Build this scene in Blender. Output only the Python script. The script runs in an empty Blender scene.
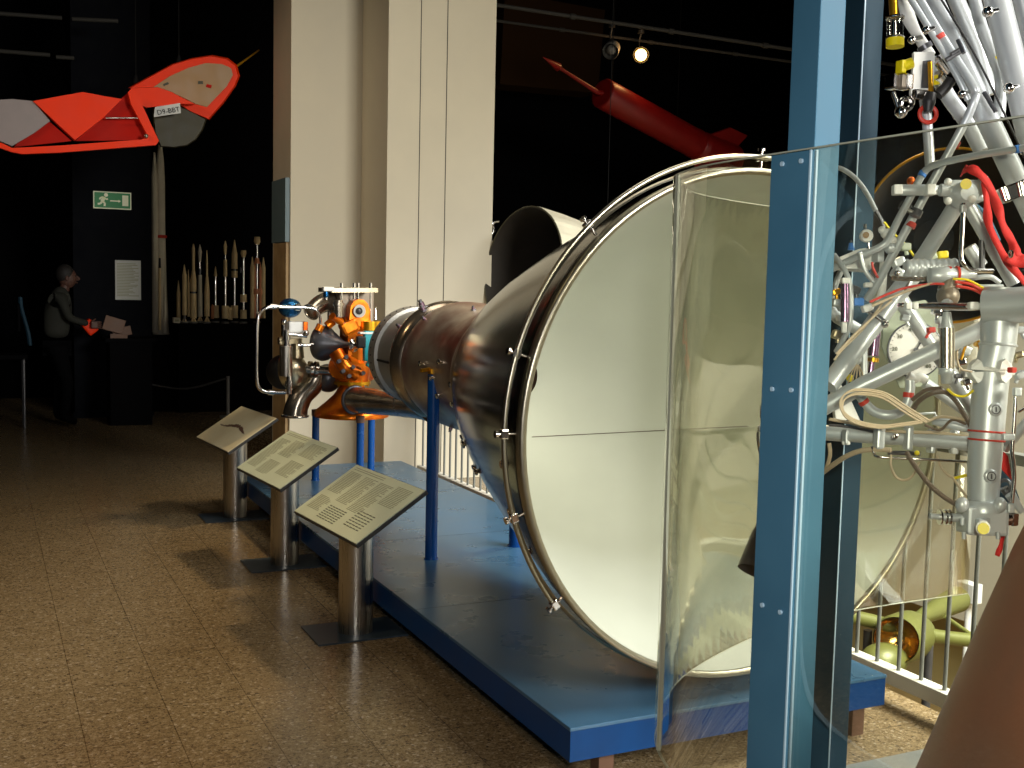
import bpy, bmesh, math, random
from mathutils import Vector as V, Matrix
random.seed(7)
PI=math.pi
col=bpy.context.scene.collection
sc=bpy.context.scene
# ------------------------------------------------------------------ camera (metres; X right, Y along the engine, Z up)
F=1120.0; EYE=V((0,0,1.65))
yc=V((-533.,109.,F)).normalized()
xc=V((2398.,45.,F)); xc=(xc-yc*xc.dot(yc)).normalized()
zc=-xc.cross(yc)
def cam2w(v): return V((xc.dot(v),yc.dot(v),zc.dot(v)))
def ray(px,py): return cam2w(V(((px-512)/F,(384-py)/F,1.0)))
def atY(px,py,Y): r=ray(px,py); return EYE+r*(Y/r.y)
def atX(px,py,X): r=ray(px,py); return EYE+r*(X/r.x)
def atZ(px,py,z): r=ray(px,py); return EYE+r*((z-EYE.z)/r.z)
def atD(px,py,d): return EYE+ray(px,py)*d
cd=bpy.data.cameras.new('camera'); cam=bpy.data.objects.new('camera',cd); col.objects.link(cam)
cd.sensor_width=36; cd.lens=F/1024*36; cd.clip_start=.05; cd.clip_end=200
right=cam2w(V((1,0,0))); up=cam2w(V((0,1,0))); fwd=cam2w(V((0,0,1)))
M=Matrix((right,up,-fwd)).transposed().to_4x4(); M.translation=EYE
cam.matrix_world=M
sc.camera=cam
# ------------------------------------------------------------------ materials
def lin(c):
    return tuple(((x/255)/12.92 if x/255<=.04045 else ((x/255+.055)/1.055)**2.4) for x in c)
def nodes(name):
    m=bpy.data.materials.new(name); m.use_nodes=True
    nt=m.node_tree; return m,nt,nt.nodes['Principled BSDF']
def mat(name,c,rough=.5,metal=0,var=.0,vscale=8,bump=0,bscale=60,c2=None,emit=0,coat=0,stretch=None,spec=.5):
    m,nt,b=nodes(name); c=lin(c)
    b.inputs['Base Color'].default_value=(*c,1); b.inputs['Roughness'].default_value=rough; b.inputs['Metallic'].default_value=metal
    b.inputs['Specular IOR Level'].default_value=spec
    if coat: b.inputs['Coat Weight'].default_value=coat; b.inputs['Coat Roughness'].default_value=.08
    if emit: b.inputs['Emission Color'].default_value=(*c,1); b.inputs['Emission Strength'].default_value=emit
    tc=nt.nodes.new('ShaderNodeTexCoord'); src=tc.outputs['Object']
    if stretch:
        mp=nt.nodes.new('ShaderNodeMapping'); mp.inputs['Scale'].default_value=stretch; nt.links.new(src,mp.inputs[0]); src=mp.outputs[0]
    if var or c2:
        n=nt.nodes.new('ShaderNodeTexNoise'); n.inputs['Scale'].default_value=vscale; n.inputs['Detail'].default_value=5
        nt.links.new(src,n.inputs['Vector'])
        r=nt.nodes.new('ShaderNodeValToRGB'); r.color_ramp.elements[0].position=.35; r.color_ramp.elements[1].position=.68
        d=lin(c2) if c2 else tuple(x*(1-var) for x in c)
        r.color_ramp.elements[0].color=(*d,1); r.color_ramp.elements[1].color=(*c,1)
        nt.links.new(n.outputs['Fac'],r.inputs[0]); nt.links.new(r.outputs[0],b.inputs['Base Color'])
        mr=nt.nodes.new('ShaderNodeMapRange'); mr.inputs['To Min'].default_value=max(0.02,rough*.8); mr.inputs['To Max'].default_value=min(1,rough*1.25)
        nt.links.new(n.outputs['Fac'],mr.inputs[0]); nt.links.new(mr.outputs[0],b.inputs['Roughness'])
    if bump:
        n2=nt.nodes.new('ShaderNodeTexNoise'); n2.inputs['Scale'].default_value=bscale; nt.links.new(src,n2.inputs['Vector'])
        bp=nt.nodes.new('ShaderNodeBump'); bp.inputs['Strength'].default_value=bump; bp.inputs['Distance'].default_value=.01
        nt.links.new(n2.outputs['Fac'],bp.inputs['Height']); nt.links.new(bp.outputs[0],b.inputs['Normal'])
    return m
def floor_mat():
    m,nt,b=nodes('speckled_floor_tiles'); L=nt.links.new; N=nt.nodes.new
    tc=N('ShaderNodeTexCoord'); 
    def vor(s,els):
        v=N('ShaderNodeTexVoronoi'); v.inputs['Scale'].default_value=s; L(tc.outputs['Object'],v.inputs['Vector'])
        sep=N('ShaderNodeSeparateColor'); L(v.outputs['Color'],sep.inputs[0])
        r=N('ShaderNodeValToRGB'); r.color_ramp.interpolation='LINEAR'
        e=r.color_ramp.elements; e[0].position=els[0][0]; e[0].color=(*lin(els[0][1]),1); e[1].position=els[-1][0]; e[1].color=(*lin(els[-1][1]),1)
        for p,c in els[1:-1]: x=e.new(p); x.color=(*lin(c),1)
        L(sep.outputs[0],r.inputs[0]); return r.outputs[0]
    a=vor(95,[(0,(55,42,28)),(.10,(87,72,49)),(.3,(122,104,73)),(.7,(134,115,84)),(.92,(156,137,105)),(1,(189,174,151))])
    c=vor(230,[(0,(80,63,40)),(.5,(131,110,79)),(1,(166,147,117))])
    mx=N('ShaderNodeMix'); mx.data_type='RGBA'; mx.inputs[0].default_value=.45; L(a,mx.inputs[6]); L(c,mx.inputs[7])
    br=N('ShaderNodeTexBrick'); br.offset=.0; br.inputs['Scale'].default_value=1; br.inputs['Mortar Size'].default_value=.0022; br.inputs['Mortar Smooth'].default_value=.3
    br.inputs['Brick Width'].default_value=.3125; br.inputs['Row Height'].default_value=.3125
    br.inputs['Color1'].default_value=(1,1,1,1); br.inputs['Color2'].default_value=(.965,.965,.965,1); br.inputs['Mortar'].default_value=(.5,.47,.42,1)
    L(tc.outputs['Object'],br.inputs['Vector'])
    m2=N('ShaderNodeMix'); m2.data_type='RGBA'; m2.blend_type='MULTIPLY'; m2.inputs[0].default_value=1
    L(mx.outputs[2],m2.inputs[6]); L(br.outputs['Color'],m2.inputs[7]); L(m2.outputs[2],b.inputs['Base Color'])
    n=N('ShaderNodeTexNoise'); n.inputs['Scale'].default_value=25; L(tc.outputs['Object'],n.inputs['Vector'])
    mr=N('ShaderNodeMapRange'); mr.inputs['To Min'].default_value=.13; mr.inputs['To Max'].default_value=.33; L(n.outputs['Fac'],mr.inputs[0]); L(mr.outputs[0],b.inputs['Roughness'])
    n3=N('ShaderNodeTexNoise'); n3.inputs['Scale'].default_value=6; L(tc.outputs['Object'],n3.inputs['Vector'])
    bp=N('ShaderNodeBump'); bp.inputs['Strength'].default_value=.12; bp.inputs['Distance'].default_value=.004; L(n3.outputs['Fac'],bp.inputs['Height']); L(bp.outputs[0],b.inputs['Normal'])
    b.inputs['Specular IOR Level'].default_value=.45
    return m
MT=dict(
 floor=floor_mat(),
 black=mat('black_hall_paint',(5,5,7),.9,spec=.05),
 ceil=mat('black_ceiling_paint',(5,5,5),.95,spec=.05),
 pillar=mat('dark_navy_pillar_paint',(9,11,17),.8,var=.1,spec=.1),
 cream=mat('cream_painted_concrete',(206,197,174),.7,var=.05,vscale=3,bump=.08,bscale=150),
 board=mat('tan_board',(176,148,104),.6,c2=(150,122,82),vscale=6),
 slate=mat('slate_grey_sign',(96,116,122),.5,var=.1),
 ochre=mat('ochre_lower_wall',(176,158,104),.8,var=.15,vscale=2),
 lowfloor=mat('brown_lower_floor',(128,104,62),.6,var=.2),
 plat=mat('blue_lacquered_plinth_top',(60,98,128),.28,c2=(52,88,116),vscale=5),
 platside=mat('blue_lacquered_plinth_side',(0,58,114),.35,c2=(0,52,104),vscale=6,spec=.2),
 rust=mat('brown_leg_wood',(104,74,56),.6,var=.2),
 post=mat('blue_painted_support',(10,70,138),.25,var=.05),
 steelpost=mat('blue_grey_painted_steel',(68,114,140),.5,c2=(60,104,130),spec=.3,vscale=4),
 steelpost2=mat('shade_darkened_steel',(32,58,74),.6,c2=(28,52,66),spec=.2,vscale=4),  # darker copy of the post steel, the rear post's shade put into the colour
 seam=mat('pale_blue_edge',(168,196,214),.4),
 railing=mat('grey_painted_rail',(112,114,108),.5),
 railwhite=mat('light_grey_kerb',(206,204,192),.5),
 steel=mat('brushed_steel',(196,190,180),.28,1,var=.15,vscale=3,stretch=(30,30,1)),
 chrome=mat('polished_steel',(215,210,205),.14,1),
 darkplate=mat('slate_base_plate',(52,66,78),.35,var=.15),
 edge=mat('dark_panel_edge',(62,62,62),.5),
 panel=mat('pale_green_panel',(226,234,202),.32,var=.05),
 panelwood=mat('cream_panel_with_brown_streaks',(232,222,186),.32,c2=(222,206,164),vscale=5),
 ink=mat('grey_ink',(152,152,120),.5),
 inkdark=mat('dark_ink',(96,98,80),.5),
 white=mat('white_paper',(196,198,194),.7),
 shell=mat('bronze_tinted_nozzle_skin',(92,90,74),.14,1,c2=(52,50,40),vscale=3),
 shellrim=mat('polished_rim_metal',(166,160,142),.34,1),
 inner=mat('cream_nozzle_lining',(204,206,196),.42,var=.04,vscale=3),
 throat=mat('brown_throat',(92,70,58),.5,.6),
 cham=mat('heat_tinted_chamber',(206,196,178),.38,.8,c2=(140,96,80),vscale=4,bump=.05,bscale=12),
 pipe=mat('brown_steel_pipe',(196,186,168),.22,.9,c2=(140,126,110),vscale=6),
 flange=mat('grey_riveted_flange',(168,166,160),.45,.6,var=.1),
 hole=mat('black_bolt_hole',(12,12,12),.6),
 copper=mat('orange_anodised_metal',(236,136,22),.3,.75,c2=(200,86,14),vscale=10,bump=.06,bscale=30),
 gold=mat('gold_anodised_metal',(214,158,34),.28,.85,var=.2),
 teal=mat('teal_painted_bracket',(40,160,172),.4),
 gunmetal=mat('dark_grey_metal',(104,104,108),.35,.7,var=.15),
 brass=mat('tarnished_brass_sphere',(186,172,140),.28,.9,var=.2),
 smoked=mat('smoky_grey_housing',(134,122,106),.4,.3,var=.15),
 bluefoil=mat('blue_metal_foil',(36,98,150),.2,.85,bump=.8,bscale=40),
 pink=mat('violet_fitting',(124,100,114),.35,.7),
 red=mat('red_painted_metal',(128,10,7),.45,var=.15),
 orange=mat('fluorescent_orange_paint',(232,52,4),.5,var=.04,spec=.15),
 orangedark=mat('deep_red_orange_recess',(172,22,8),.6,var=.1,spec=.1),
 sand=mat('sand_coloured_panel',(140,100,34),.45,var=.06),
 lilac=mat('pale_lilac_panel',(132,122,122),.5,var=.1),
 olive=mat('olive_black_underside',(62,58,36),.6,var=.3),
 rocketcream=mat('cream_rocket_paint',(226,200,150),.5,var=.12,vscale=10),
 rocketpink=mat('salmon_rocket_paint',(214,140,96),.5,var=.1),
 rocketwhite=mat('white_rocket_paint',(214,206,186),.5,var=.1),
 green=mat('exit_sign_green',(4,112,56),.5,emit=.12),
 signwhite=mat('exit_sign_pale',(212,214,182),.5,emit=.12),
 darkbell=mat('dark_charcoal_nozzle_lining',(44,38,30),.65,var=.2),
 creambell=mat('cream_fluted_nozzle_skin',(226,218,190),.5,var=.1),
 silver=mat('silver_lacquered_tube',(198,203,205),.36,.35,var=.06,vscale=12),
 silverlight=mat('bright_silver_lacquer',(200,204,206),.36,.35,var=.06,vscale=12),
 whitepart=mat('white_enamel',(228,228,224),.4),
 yellow=mat('yellow_plastic',(228,208,20),.4),
 redband=mat('red_band',(196,52,36),.5),
 blueband=mat('blue_band',(52,118,196),.5),
 ribbon=mat('red_cloth_ribbon',(214,42,40),.75,bump=.2,bscale=90),
 cable=mat('beige_cable',(186,168,140),.55),
 brownhose=mat('braided_brown_hose',(122,106,92),.5,.3,bump=.6,bscale=400),
 blackcable=mat('black_cable',(34,32,32),.5),
 purple=mat('purple_tinted_steel',(150,116,146),.2,.9),
 dial=mat('white_dial',(232,230,226),.4),
 dialback=mat('grey_green_dial_plate',(168,176,156),.5),
 bronze=mat('rusty_bronze_nozzle',(182,112,82),.5,.3,c2=(136,96,78),vscale=2.2,bump=.03,bscale=9,stretch=(1,1,.5)),
 olivepipe=mat('olive_green_pipe',(108,110,54),.4,.2,var=.1),
 goldfoil=mat('gold_foil',(220,176,88),.2,1,bump=.6,bscale=14),
 skin=mat('skin',(80,52,42),.6), hair=mat('dark_hair',(22,18,16),.7),
 sweater=mat('olive_grey_sweater',(34,35,28),.9,var=.2), trousers=mat('dark_trousers',(9,9,11),.9,spec=.05),
 lampblack=mat('black_lamp_housing',(34,34,34),.5), lampgrey=mat('grey_lamp_housing',(118,116,110),.5),
 bulb=mat('glowing_bulb',(255,190,100),.5,emit=25),
 track=mat('dim_grey_pipe',(58,56,52),.7,spec=.2),
 wire=mat('dark_wire',(20,20,20),.7,spec=.1),
 soffit=mat('brown_ceiling_soffit',(46,30,16),.9,spec=.05),
 dark=mat('matte_black',(8,8,9),.9,spec=.05),
)
def glass():
    m,nt,b=nodes('clear_acrylic'); N=nt.nodes.new; L=nt.links.new
    nt.nodes.remove(b); out=nt.nodes['Material Output']
    t=N('ShaderNodeBsdfTransparent'); t.inputs[0].default_value=(.94,.94,.88,1)
    g=N('ShaderNodeBsdfGlossy'); g.inputs['Roughness'].default_value=.03; g.inputs[0].default_value=(.9,.9,.9,1)
    lw=N('ShaderNodeLayerWeight'); lw.inputs['Blend'].default_value=.5; pw=N('ShaderNodeMath'); pw.operation='POWER'; pw.inputs[1].default_value=4; L(lw.outputs['Facing'],pw.inputs[0]); fr=N('ShaderNodeMapRange'); fr.inputs['To Min'].default_value=.03; fr.inputs['To Max'].default_value=.8; L(pw.outputs[0],fr.inputs[0])
    mx=N('ShaderNodeMixShader'); L(fr.outputs[0],mx.inputs[0]); L(t.outputs[0],mx.inputs[1]); L(g.outputs[0],mx.inputs[2]); L(mx.outputs[0],out.inputs[0])
    return m
MT['glass']=glass()
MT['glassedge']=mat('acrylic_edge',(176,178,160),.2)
# ------------------------------------------------------------------ mesh builder
def frame(d):
    d=V(d).normalized(); a=V((0,0,1)) if abs(d.z)<.9 else V((1,0,0))
    u=d.cross(a).normalized(); return u,d.cross(u).normalized(),d
class MB:
    def __init__(s): s.v=[];s.f=[];s.sm=[];s.mi=[];s.mats=[];s.cur=0
    def m(s,k):
        if k not in s.mats: s.mats.append(k)
        s.cur=s.mats.index(k); return s
    def quad(s,idx,smooth=False): s.f.append(tuple(idx)); s.sm.append(smooth); s.mi.append(s.cur)
    def poly(s,pts):
        n=len(s.v); s.v+= [V(p) for p in pts]; s.quad(range(n,n+len(pts))); return s
    def box(s,c,size,u=(1,0,0),w=(0,0,1),bev=0):
        c=V(c);u=V(u).normalized();w=V(w);w=(w-u*w.dot(u)).normalized();q=w.cross(u)
        bm=bmesh.new(); bmesh.ops.create_cube(bm,size=1)
        for x in bm.verts: x.co=V((x.co.x*size[0],x.co.y*size[1],x.co.z*size[2]))
        if bev: bmesh.ops.bevel(bm,geom=list(bm.edges),offset=bev,segments=2,affect='EDGES',profile=.6)
        n=len(s.v); bm.verts.index_update()
        s.v+=[c+u*x.co.x+q*x.co.y+w*x.co.z for x in bm.verts]
        for f in bm.faces: s.quad([n+x.index for x in f.verts])
        bm.free(); return s
    def bb(s,a,b,bev=0):
        a=V(a);b=V(b); return s.box((a+b)/2,[abs(b[i]-a[i]) for i in range(3)],bev=bev)
    def rings(s,cs,us,ws,rs,seg,cap=(True,True),closed=False,ang=0):
        n0=len(s.v)
        for c,u,w,r in zip(cs,us,ws,rs):
            for k in range(seg):
                t=2*PI*k/seg+ang; s.v.append(c+(u*math.cos(t)+w*math.sin(t))*r)
        m=len(cs)
        for i in range(m if closed else m-1):
            j=(i+1)%m
            for k in range(seg):
                k2=(k+1)%seg; s.quad([n0+i*seg+k,n0+i*seg+k2,n0+j*seg+k2,n0+j*seg+k],seg>8)
        if not closed:
            for e,i in ((0,0),(1,m-1)):
                if cap[e] and rs[i]>1e-5:
                    n=len(s.v); s.v+=[v.copy() for v in s.v[n0+i*seg:n0+(i+1)*seg]]
                    s.quad(range(n,n+seg) if e else range(n+seg-1,n-1,-1))
        return s
    def cyl(s,a,b,r,r2=None,seg=20,cap=(True,True),ang=0):
        a=V(a);b=V(b);u,w,d=frame(b-a); return s.rings([a,b],[u,u],[w,w],[r,r if r2 is None else r2],seg,cap,ang=ang)
    def lathe(s,o,d,prof,seg=32,cap=(True,True),hard=False):
        """prof: (t along axis, radius)"""
        o=V(o);u,w,d=frame(d)
        if hard:
            for (t0,r0),(t1,r1) in zip(prof,prof[1:]):
                s.rings([o+d*t0,o+d*t1],[u,u],[w,w],[r0,r1],seg,(False,False))
            for (t,r),e in ((prof[0],0),(prof[-1],1)):
                if cap[e] and r>1e-5:
                    n=len(s.v); s.v+=[o+d*t+(u*math.cos(2*PI*k/seg)+w*math.sin(2*PI*k/seg))*r for k in range(seg)]; s.quad(range(n,n+seg))
            return s
        return s.rings([o+d*t for t,_ in prof],[u]*len(prof),[w]*len(prof),[r for _,r in prof],seg,cap)
    def tube(s,pts,r,seg=12,smooth=6,cap=(True,True)):
        pts=[V(p) for p in pts]
        if isinstance(r,(int,float)): r=[r]*len(pts)
        if len(pts)>2 and smooth:
            P=[pts[0]*2-pts[1]]+pts+[pts[-1]*2-pts[-2]]; out=[];ro=[]
            for i in range(1,len(P)-2):
                for k in range(smooth):
                    t=k/smooth;a,b,c,d=P[i-1:i+3]
                    out.append(.5*((2*b)+(c-a)*t+(2*a-5*b+4*c-d)*t*t+(3*b-a-3*c+d)*t**3)); ro.append(r[i-1]*(1-t)+r[i]*t)
            pts=out+[pts[-1]]; r=ro+[r[-1]]
        us=[];ws=[];pu=None
        for i in range(len(pts)):
            d=(pts[min(i+1,len(pts)-1)]-pts[max(i-1,0)]).normalized()
            if pu is None: u,w,_=frame(d)
            else: u=(pu-d*pu.dot(d)).normalized(); w=d.cross(u)
            us.append(u);ws.append(w);pu=u
        return s.rings(pts,us,ws,r,seg,cap)
    def torus(s,c,d,R,r,seg=64,rs=12,a0=0,a1=2*PI):
        c=V(c);u,w,d=frame(d); full=abs(a1-a0-2*PI)<1e-4; n=seg if full else seg+1
        cs=[];us=[];ws=[]
        for i in range(n):
            t=a0+(a1-a0)*i/seg; e=u*math.cos(t)+w*math.sin(t); cs.append(c+e*R); us.append(e); ws.append(d)
        return s.rings(cs,us,ws,[r]*n,rs,closed=full)
    def sphere(s,c,r,seg=24,rg=14,sc_=(1,1,1)):
        c=V(c); pr=[(-math.cos(PI*i/rg),max(math.sin(PI*i/rg),1e-6)) for i in range(rg+1)]
        n=len(s.v); s.rings([c+V((0,0,1))*t*r*sc_[2] for t,_ in pr],[V((sc_[0],0,0))]*(rg+1),[V((0,sc_[1],0))]*(rg+1),[q*r for _,q in pr],seg,(False,False)); return s
    def prism(s,pts,d):
        pts=[V(p) for p in pts]; d=V(d); n=len(s.v); k=len(pts)
        s.v+=pts+[p+d for p in pts]
        s.quad(range(n,n+k)); s.quad(range(n+2*k-1,n+k-1,-1))
        for i in range(k):
            j=(i+1)%k; s.quad([n+i,n+k+i,n+k+j,n+j])
        return s
    def text(s,txt,size,o,u,w,depth=.002):
        cu=bpy.data.curves.new('t','FONT'); cu.body=txt; cu.size=size; cu.extrude=depth/2; cu.resolution_u=2
        ob=bpy.data.objects.new('t',cu); me=bpy.data.meshes.new_from_object(ob)
        u=V(u).normalized(); w=V(w).normalized(); nn=u.cross(w); o=V(o); n=len(s.v)
        s.v+=[o+u*x.co.x+w*x.co.y+nn*x.co.z for x in me.vertices]
        for p in me.polygons: s.quad([n+i for i in p.vertices])
        bpy.data.objects.remove(ob); bpy.data.curves.remove(cu); bpy.data.meshes.remove(me); return s
    def build(s,name,mt=None,parent=None,label=None,kind=None):
        org=V((0,0,0))
        if parent is None and s.v:
            mn=V([min(v[i] for v in s.v) for i in range(3)]); mx=V([max(v[i] for v in s.v) for i in range(3)])
            org=V(((mn.x+mx.x)/2,(mn.y+mx.y)/2,mn.z)) if kind!='structure' else org
        elif parent is not None: org=parent.get('_o_',None); org=V(org) if org is not None else V((0,0,0))
        me=bpy.data.meshes.new(name); me.from_pydata([tuple(v-org) for v in s.v],[],s.f)
        for i,p in enumerate(me.polygons): p.use_smooth=s.sm[i]; p.material_index=s.mi[i]
        for k in (s.mats or [mt]): me.materials.append(MT[k])
        me.update()
        bm=bmesh.new(); bm.from_mesh(me); bmesh.ops.recalc_face_normals(bm,faces=bm.faces); bm.to_mesh(me); bm.free()
        o=bpy.data.objects.new(name,me); col.objects.link(o)
        if parent is None: o.location=org
        else: o.parent=parent; 
        o['_o_']=tuple(org)
        if label: o['label']=label
        if kind: o['kind']=kind
        return o
def tag(o,label,cat,group=None):
    o['label']=label;o['category']=cat
    if group:o['group']=group
    return o
def thing(name,label,cat,loc,group=None):
    o=bpy.data.objects.new(name,None); o.empty_display_size=.1; col.objects.link(o); o.location=loc; o['_o_']=tuple(loc)
    return tag(o,label,cat,group)
def struct(name,mb,mt=None): return mb.build(name,mt,kind='structure')
# ------------------------------------------------------------------ setting
struct('floor',MB().bb((-14,-6,-.3),(3.42,16.5,0)).bb((3.42,6.2,-.3),(6.2,16.5,-.0)),'floor')
struct('floor_lower_hall',MB().bb((3.42,-8,-3.3),(16,16.5,-3)),'lowfloor')
struct('wall_back',MB().bb((-14,16.5,-3.3),(16,16.8,7)),'black')
struct('wall_left',MB().bb((-14.3,-8,-.3),(-14,16.8,7)),'black')
struct('ceiling',MB().bb((-14.3,-8,6.6),(16.3,16.8,6.9)),'ceil')
struct('wall_right',MB().bb((9.6,-6,-1.86),(9.9,11.2,2.9)),'cream')
struct('wall_right_lower',MB().m('ochre').bb((9.9,-8,-3.0),(10.2,16.5,-1.2)),'ochre')
struct('wall_right_far',MB().bb((16,-8,-3.3),(16.3,16.8,7)),'black')
# concrete columns
c=MB().m('cream').bb((2.40,9.49,0),(3.25,10.12,6.6)); struct('wall_column_far',c)
c=MB().m('cream').bb((3.02,8.80,0),(3.97,9.485,6.6))
for px in (418,444):
    p=atY(px,250,8.80); c.m('track').bb((p.x-.003,8.797,0),(p.x+.003,8.801,6.6))
struct('wall_column_near',c)
c=MB().m('pillar').bb((.99,14.0,0),(1.86,14.8,6.6)); c.bb((.97,13.98,0),(1.88,14.0,.07)); struct('wall_pillar_dark',c)
# board with sign on the column
b=MB().m('board').bb((2.372,9.53,0),(2.398,9.98,1.985)); bd=b.build('wall_board')
tag(bd,'narrow tan upright board with slate grey top fixed to the left side of the cream column','board')
s=MB().m('slate').bb((2.360,9.51,1.99),(2.398,10.0,2.53))
s.build('sign_plate',parent=bd,label='slate grey plate')
# ------------------------------------------------------------------ ceiling pipes, soffit, lamps
def pipe2(a,b,r,name,label,cat='pipe',mt='track',group=None):
    o=MB().cyl(a,b,r,seg=12); k=int((V(b)-V(a)).length/1.1)
    for i in range(1,k): 
        p=V(a).lerp(V(b),i/k); d=(V(b)-V(a)).normalized(); o.cyl(p-d*.03,p+d*.03,r*1.5,seg=12)
    o=o.build(name,mt); return tag(o,label,cat,group)
pipe2(atY(470,1,11.5),atY(1180,108,9.6),.022,'ceiling_pipe','thin grey ceiling pipe above the red rocket, the upper of two')
pipe2(atY(470,17,12.6),atY(1180,116,10.6),.018,'ceiling_pipe','dim thin ceiling pipe passing just above the two spotlights, the lower of two')
for a,b,l in (((-90,7),(62,18),'dim bluish ceiling rail at the upper left, topmost of the rails'),((-90,44),(50,55),'dim bluish ceiling rail at the left just above the orange aircraft'),((72,19),(118,21),'short dim grey ceiling rail between the left rails and the column'),((56,57),(74,58),'very short bluish rail end beside the lower left ceiling rail')):
    tag(MB().cyl(atY(*a,13),atY(*b,13),.022,seg=10).build('ceiling_rail','track'),l,'ceiling rail','ceiling rails at the left')
struct('trim_1',MB().prism([atY(505,-8,15.2),atY(605,10,15.2),atY(598,93,15.2),atY(500,84,15.2)],(0,.5,0)),'soffit')
def lamp(px,py,Y,on,label):
    p=atY(px,py,Y); t=thing('spotlight',label,'spotlight',p,'ceiling spotlights'); aim=(V((2.0,6.5,.5))-p).normalized() if not on else (EYE-p).normalized()
    h=MB().m('lampgrey' if not on else 'lampblack').lathe(p+aim*.10,-aim,[(0,.095),(.004,.1),(.16,.09),(.24,.05),(.26,.0001)],24,(False,False)); h.build('lamp_housing',parent=t)
    MB().m('bulb' if on else 'lampgrey').sphere(p+aim*.03,.07 if on else .06,16,10).build('bulb',parent=t)
    MB().m('lampblack').tube([p+V((0,0,.05)),p+V((.0,.05,.14)),p+V((0,.02,.26))],.012).cyl(p+V((0,.02,.26)),p+V((0,.02,.30)),.04).build('bracket',parent=t)
    return p
LP=lamp(641,55,12.0,True,'glowing warm ceiling spotlight above the red rocket')
lamp(612,49,12.0,False,'unlit grey ceiling spotlight left of the glowing one')
# ------------------------------------------------------------------ exit sign, notice
s0=atY(93,191,13.985); s1=atY(131,210,13.985)
t=thing('exit_sign','green emergency exit sign with running figure, arrow and door on the dark pillar','exit sign',((s0.x+s1.x)/2,13.98,s1.z))
MB().m('signwhite').bb((s0.x,13.955,s1.z),(s1.x,13.995,s0.z)).build('sign_border',parent=t)
W=s1.x-s0.x;Hh=s0.z-s1.z
MB().m('green').bb((s0.x+.012,13.95,s1.z+.012),(s1.x-.012,13.956,s0.z-.012)).build('sign_face',parent=t)
def sp(u,v,y=13.947): return V((s0.x+W*u,y,s1.z+Hh*v))
def bar(mb,pts,r):
    for a,b in zip(pts,pts[1:]):
        a=V(a);b=V(b);d=(b-a).normalized();n=V((-d.z,0,d.x))*r; mb.prism([a+n,b+n,b-n,a-n],(0,.006,0))
g=MB().m('signwhite'); g.cyl(sp(.33,.80),sp(.33,.80)+V((0,.006,0)),.022)
bar(g,[sp(.28,.68),sp(.23,.42)],.02); bar(g,[sp(.23,.42),sp(.30,.33),sp(.29,.15)],.011); bar(g,[sp(.23,.42),sp(.18,.28),sp(.11,.26)],.011)
bar(g,[sp(.28,.66),sp(.33,.55),sp(.38,.57)],.009); bar(g,[sp(.27,.66),sp(.19,.64),sp(.16,.52)],.009); g.build('running_figure',parent=t)
g=MB().m('signwhite'); bar(g,[sp(.44,.47),sp(.66,.47)],.007); g.prism([sp(.66,.56),sp(.72,.47),sp(.66,.38)],(0,.006,0)); g.build('arrow',parent=t)
MB().m('signwhite').prism([sp(.76,.2),sp(.92,.2),sp(.92,.82),sp(.76,.82)],(0,.006,0)).build('door_symbol',parent=t)
n0=atY(115,260,13.99);n1=atY(141,300,13.99)
nt_=thing('paper_notice','white paper notice with lines of text on the dark pillar below the exit sign','notice',(n0.x,13.99,n1.z))
MB().m('white').bb((n0.x,13.985,n1.z),(n1.x,13.998,n0.z)).build('sheet',parent=nt_)
g=MB().m('ink')
for i in range(22):
    z=n0.z-.04-i*(n0.z-n1.z-.07)/22; g.bb((n0.x+.02,13.982,z-.004),(n1.x-.02-random.random()*.12,13.9855,z+.004))
g.build('text_lines',parent=nt_)
# ------------------------------------------------------------------ orange experimental aircraft
YA=10.0
def A(px,py,dy=0): return atY(px,py,YA+dy)
air=thing('experimental_aircraft','fluorescent orange experimental aircraft hanging in the dark at the upper left','aircraft',A(150,150))
lobe=[(128,88),(150,76),(172,64),(192,58),(212,55),(228,58),(237,65),(240,76),(236,86),(224,103),(209,120),(190,112),(172,100),(152,91)]
def loft(mb,outline,y0,y1,inset,ctr):
    # rounded slab: outline polygon with inset front and back faces
    n=len(outline); c=V(ctr)
    R=[]
    for dy,k in ((y0,inset),(y0+.04,1),(y1-.1,1),(y1,inset)):
        R.append([A(c.x+(x-c.x)*k,c.y+(y-c.y)*k,dy) for x,y in outline])
    b=len(mb.v)
    for r in R: mb.v+=r
    for i in range(3):
        for k in range(n): k2=(k+1)%n; mb.quad([b+i*n+k,b+i*n+k2,b+(i+1)*n+k2,b+(i+1)*n+k])
    mb.quad(range(b,b+n)); mb.quad(range(b+4*n-1,b+3*n-1,-1)); return mb
loft(MB().m('orange'),lobe,.1,.55,.96,(190,86,0)).build('hull',parent=air)
w=MB().m('sand').prism([A(*p,.09) for p in [(152,88),(170,76),(188,68),(206,63),(222,64),(231,68),(233,75),(227,86),(207,107),(196,104),(180,96),(165,90)]],(0,.05,0)); w.build('sand_panel',parent=air,label='sand coloured panel with small markings')
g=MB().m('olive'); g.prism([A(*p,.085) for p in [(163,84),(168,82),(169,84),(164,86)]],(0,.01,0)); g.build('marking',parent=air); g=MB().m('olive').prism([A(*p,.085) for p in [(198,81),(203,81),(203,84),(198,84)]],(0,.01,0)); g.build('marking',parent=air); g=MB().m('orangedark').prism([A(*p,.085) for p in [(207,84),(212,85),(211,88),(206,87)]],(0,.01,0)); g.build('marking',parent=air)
loft(MB().m('olive'),[(152,108),(168,104),(186,108),(207,119),(203,130),(196,140),(187,146),(174,148),(160,147),(154,132)],.12,.7,.94,(180,128,0)).build('belly',parent=air,label='dark olive underside')
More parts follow.
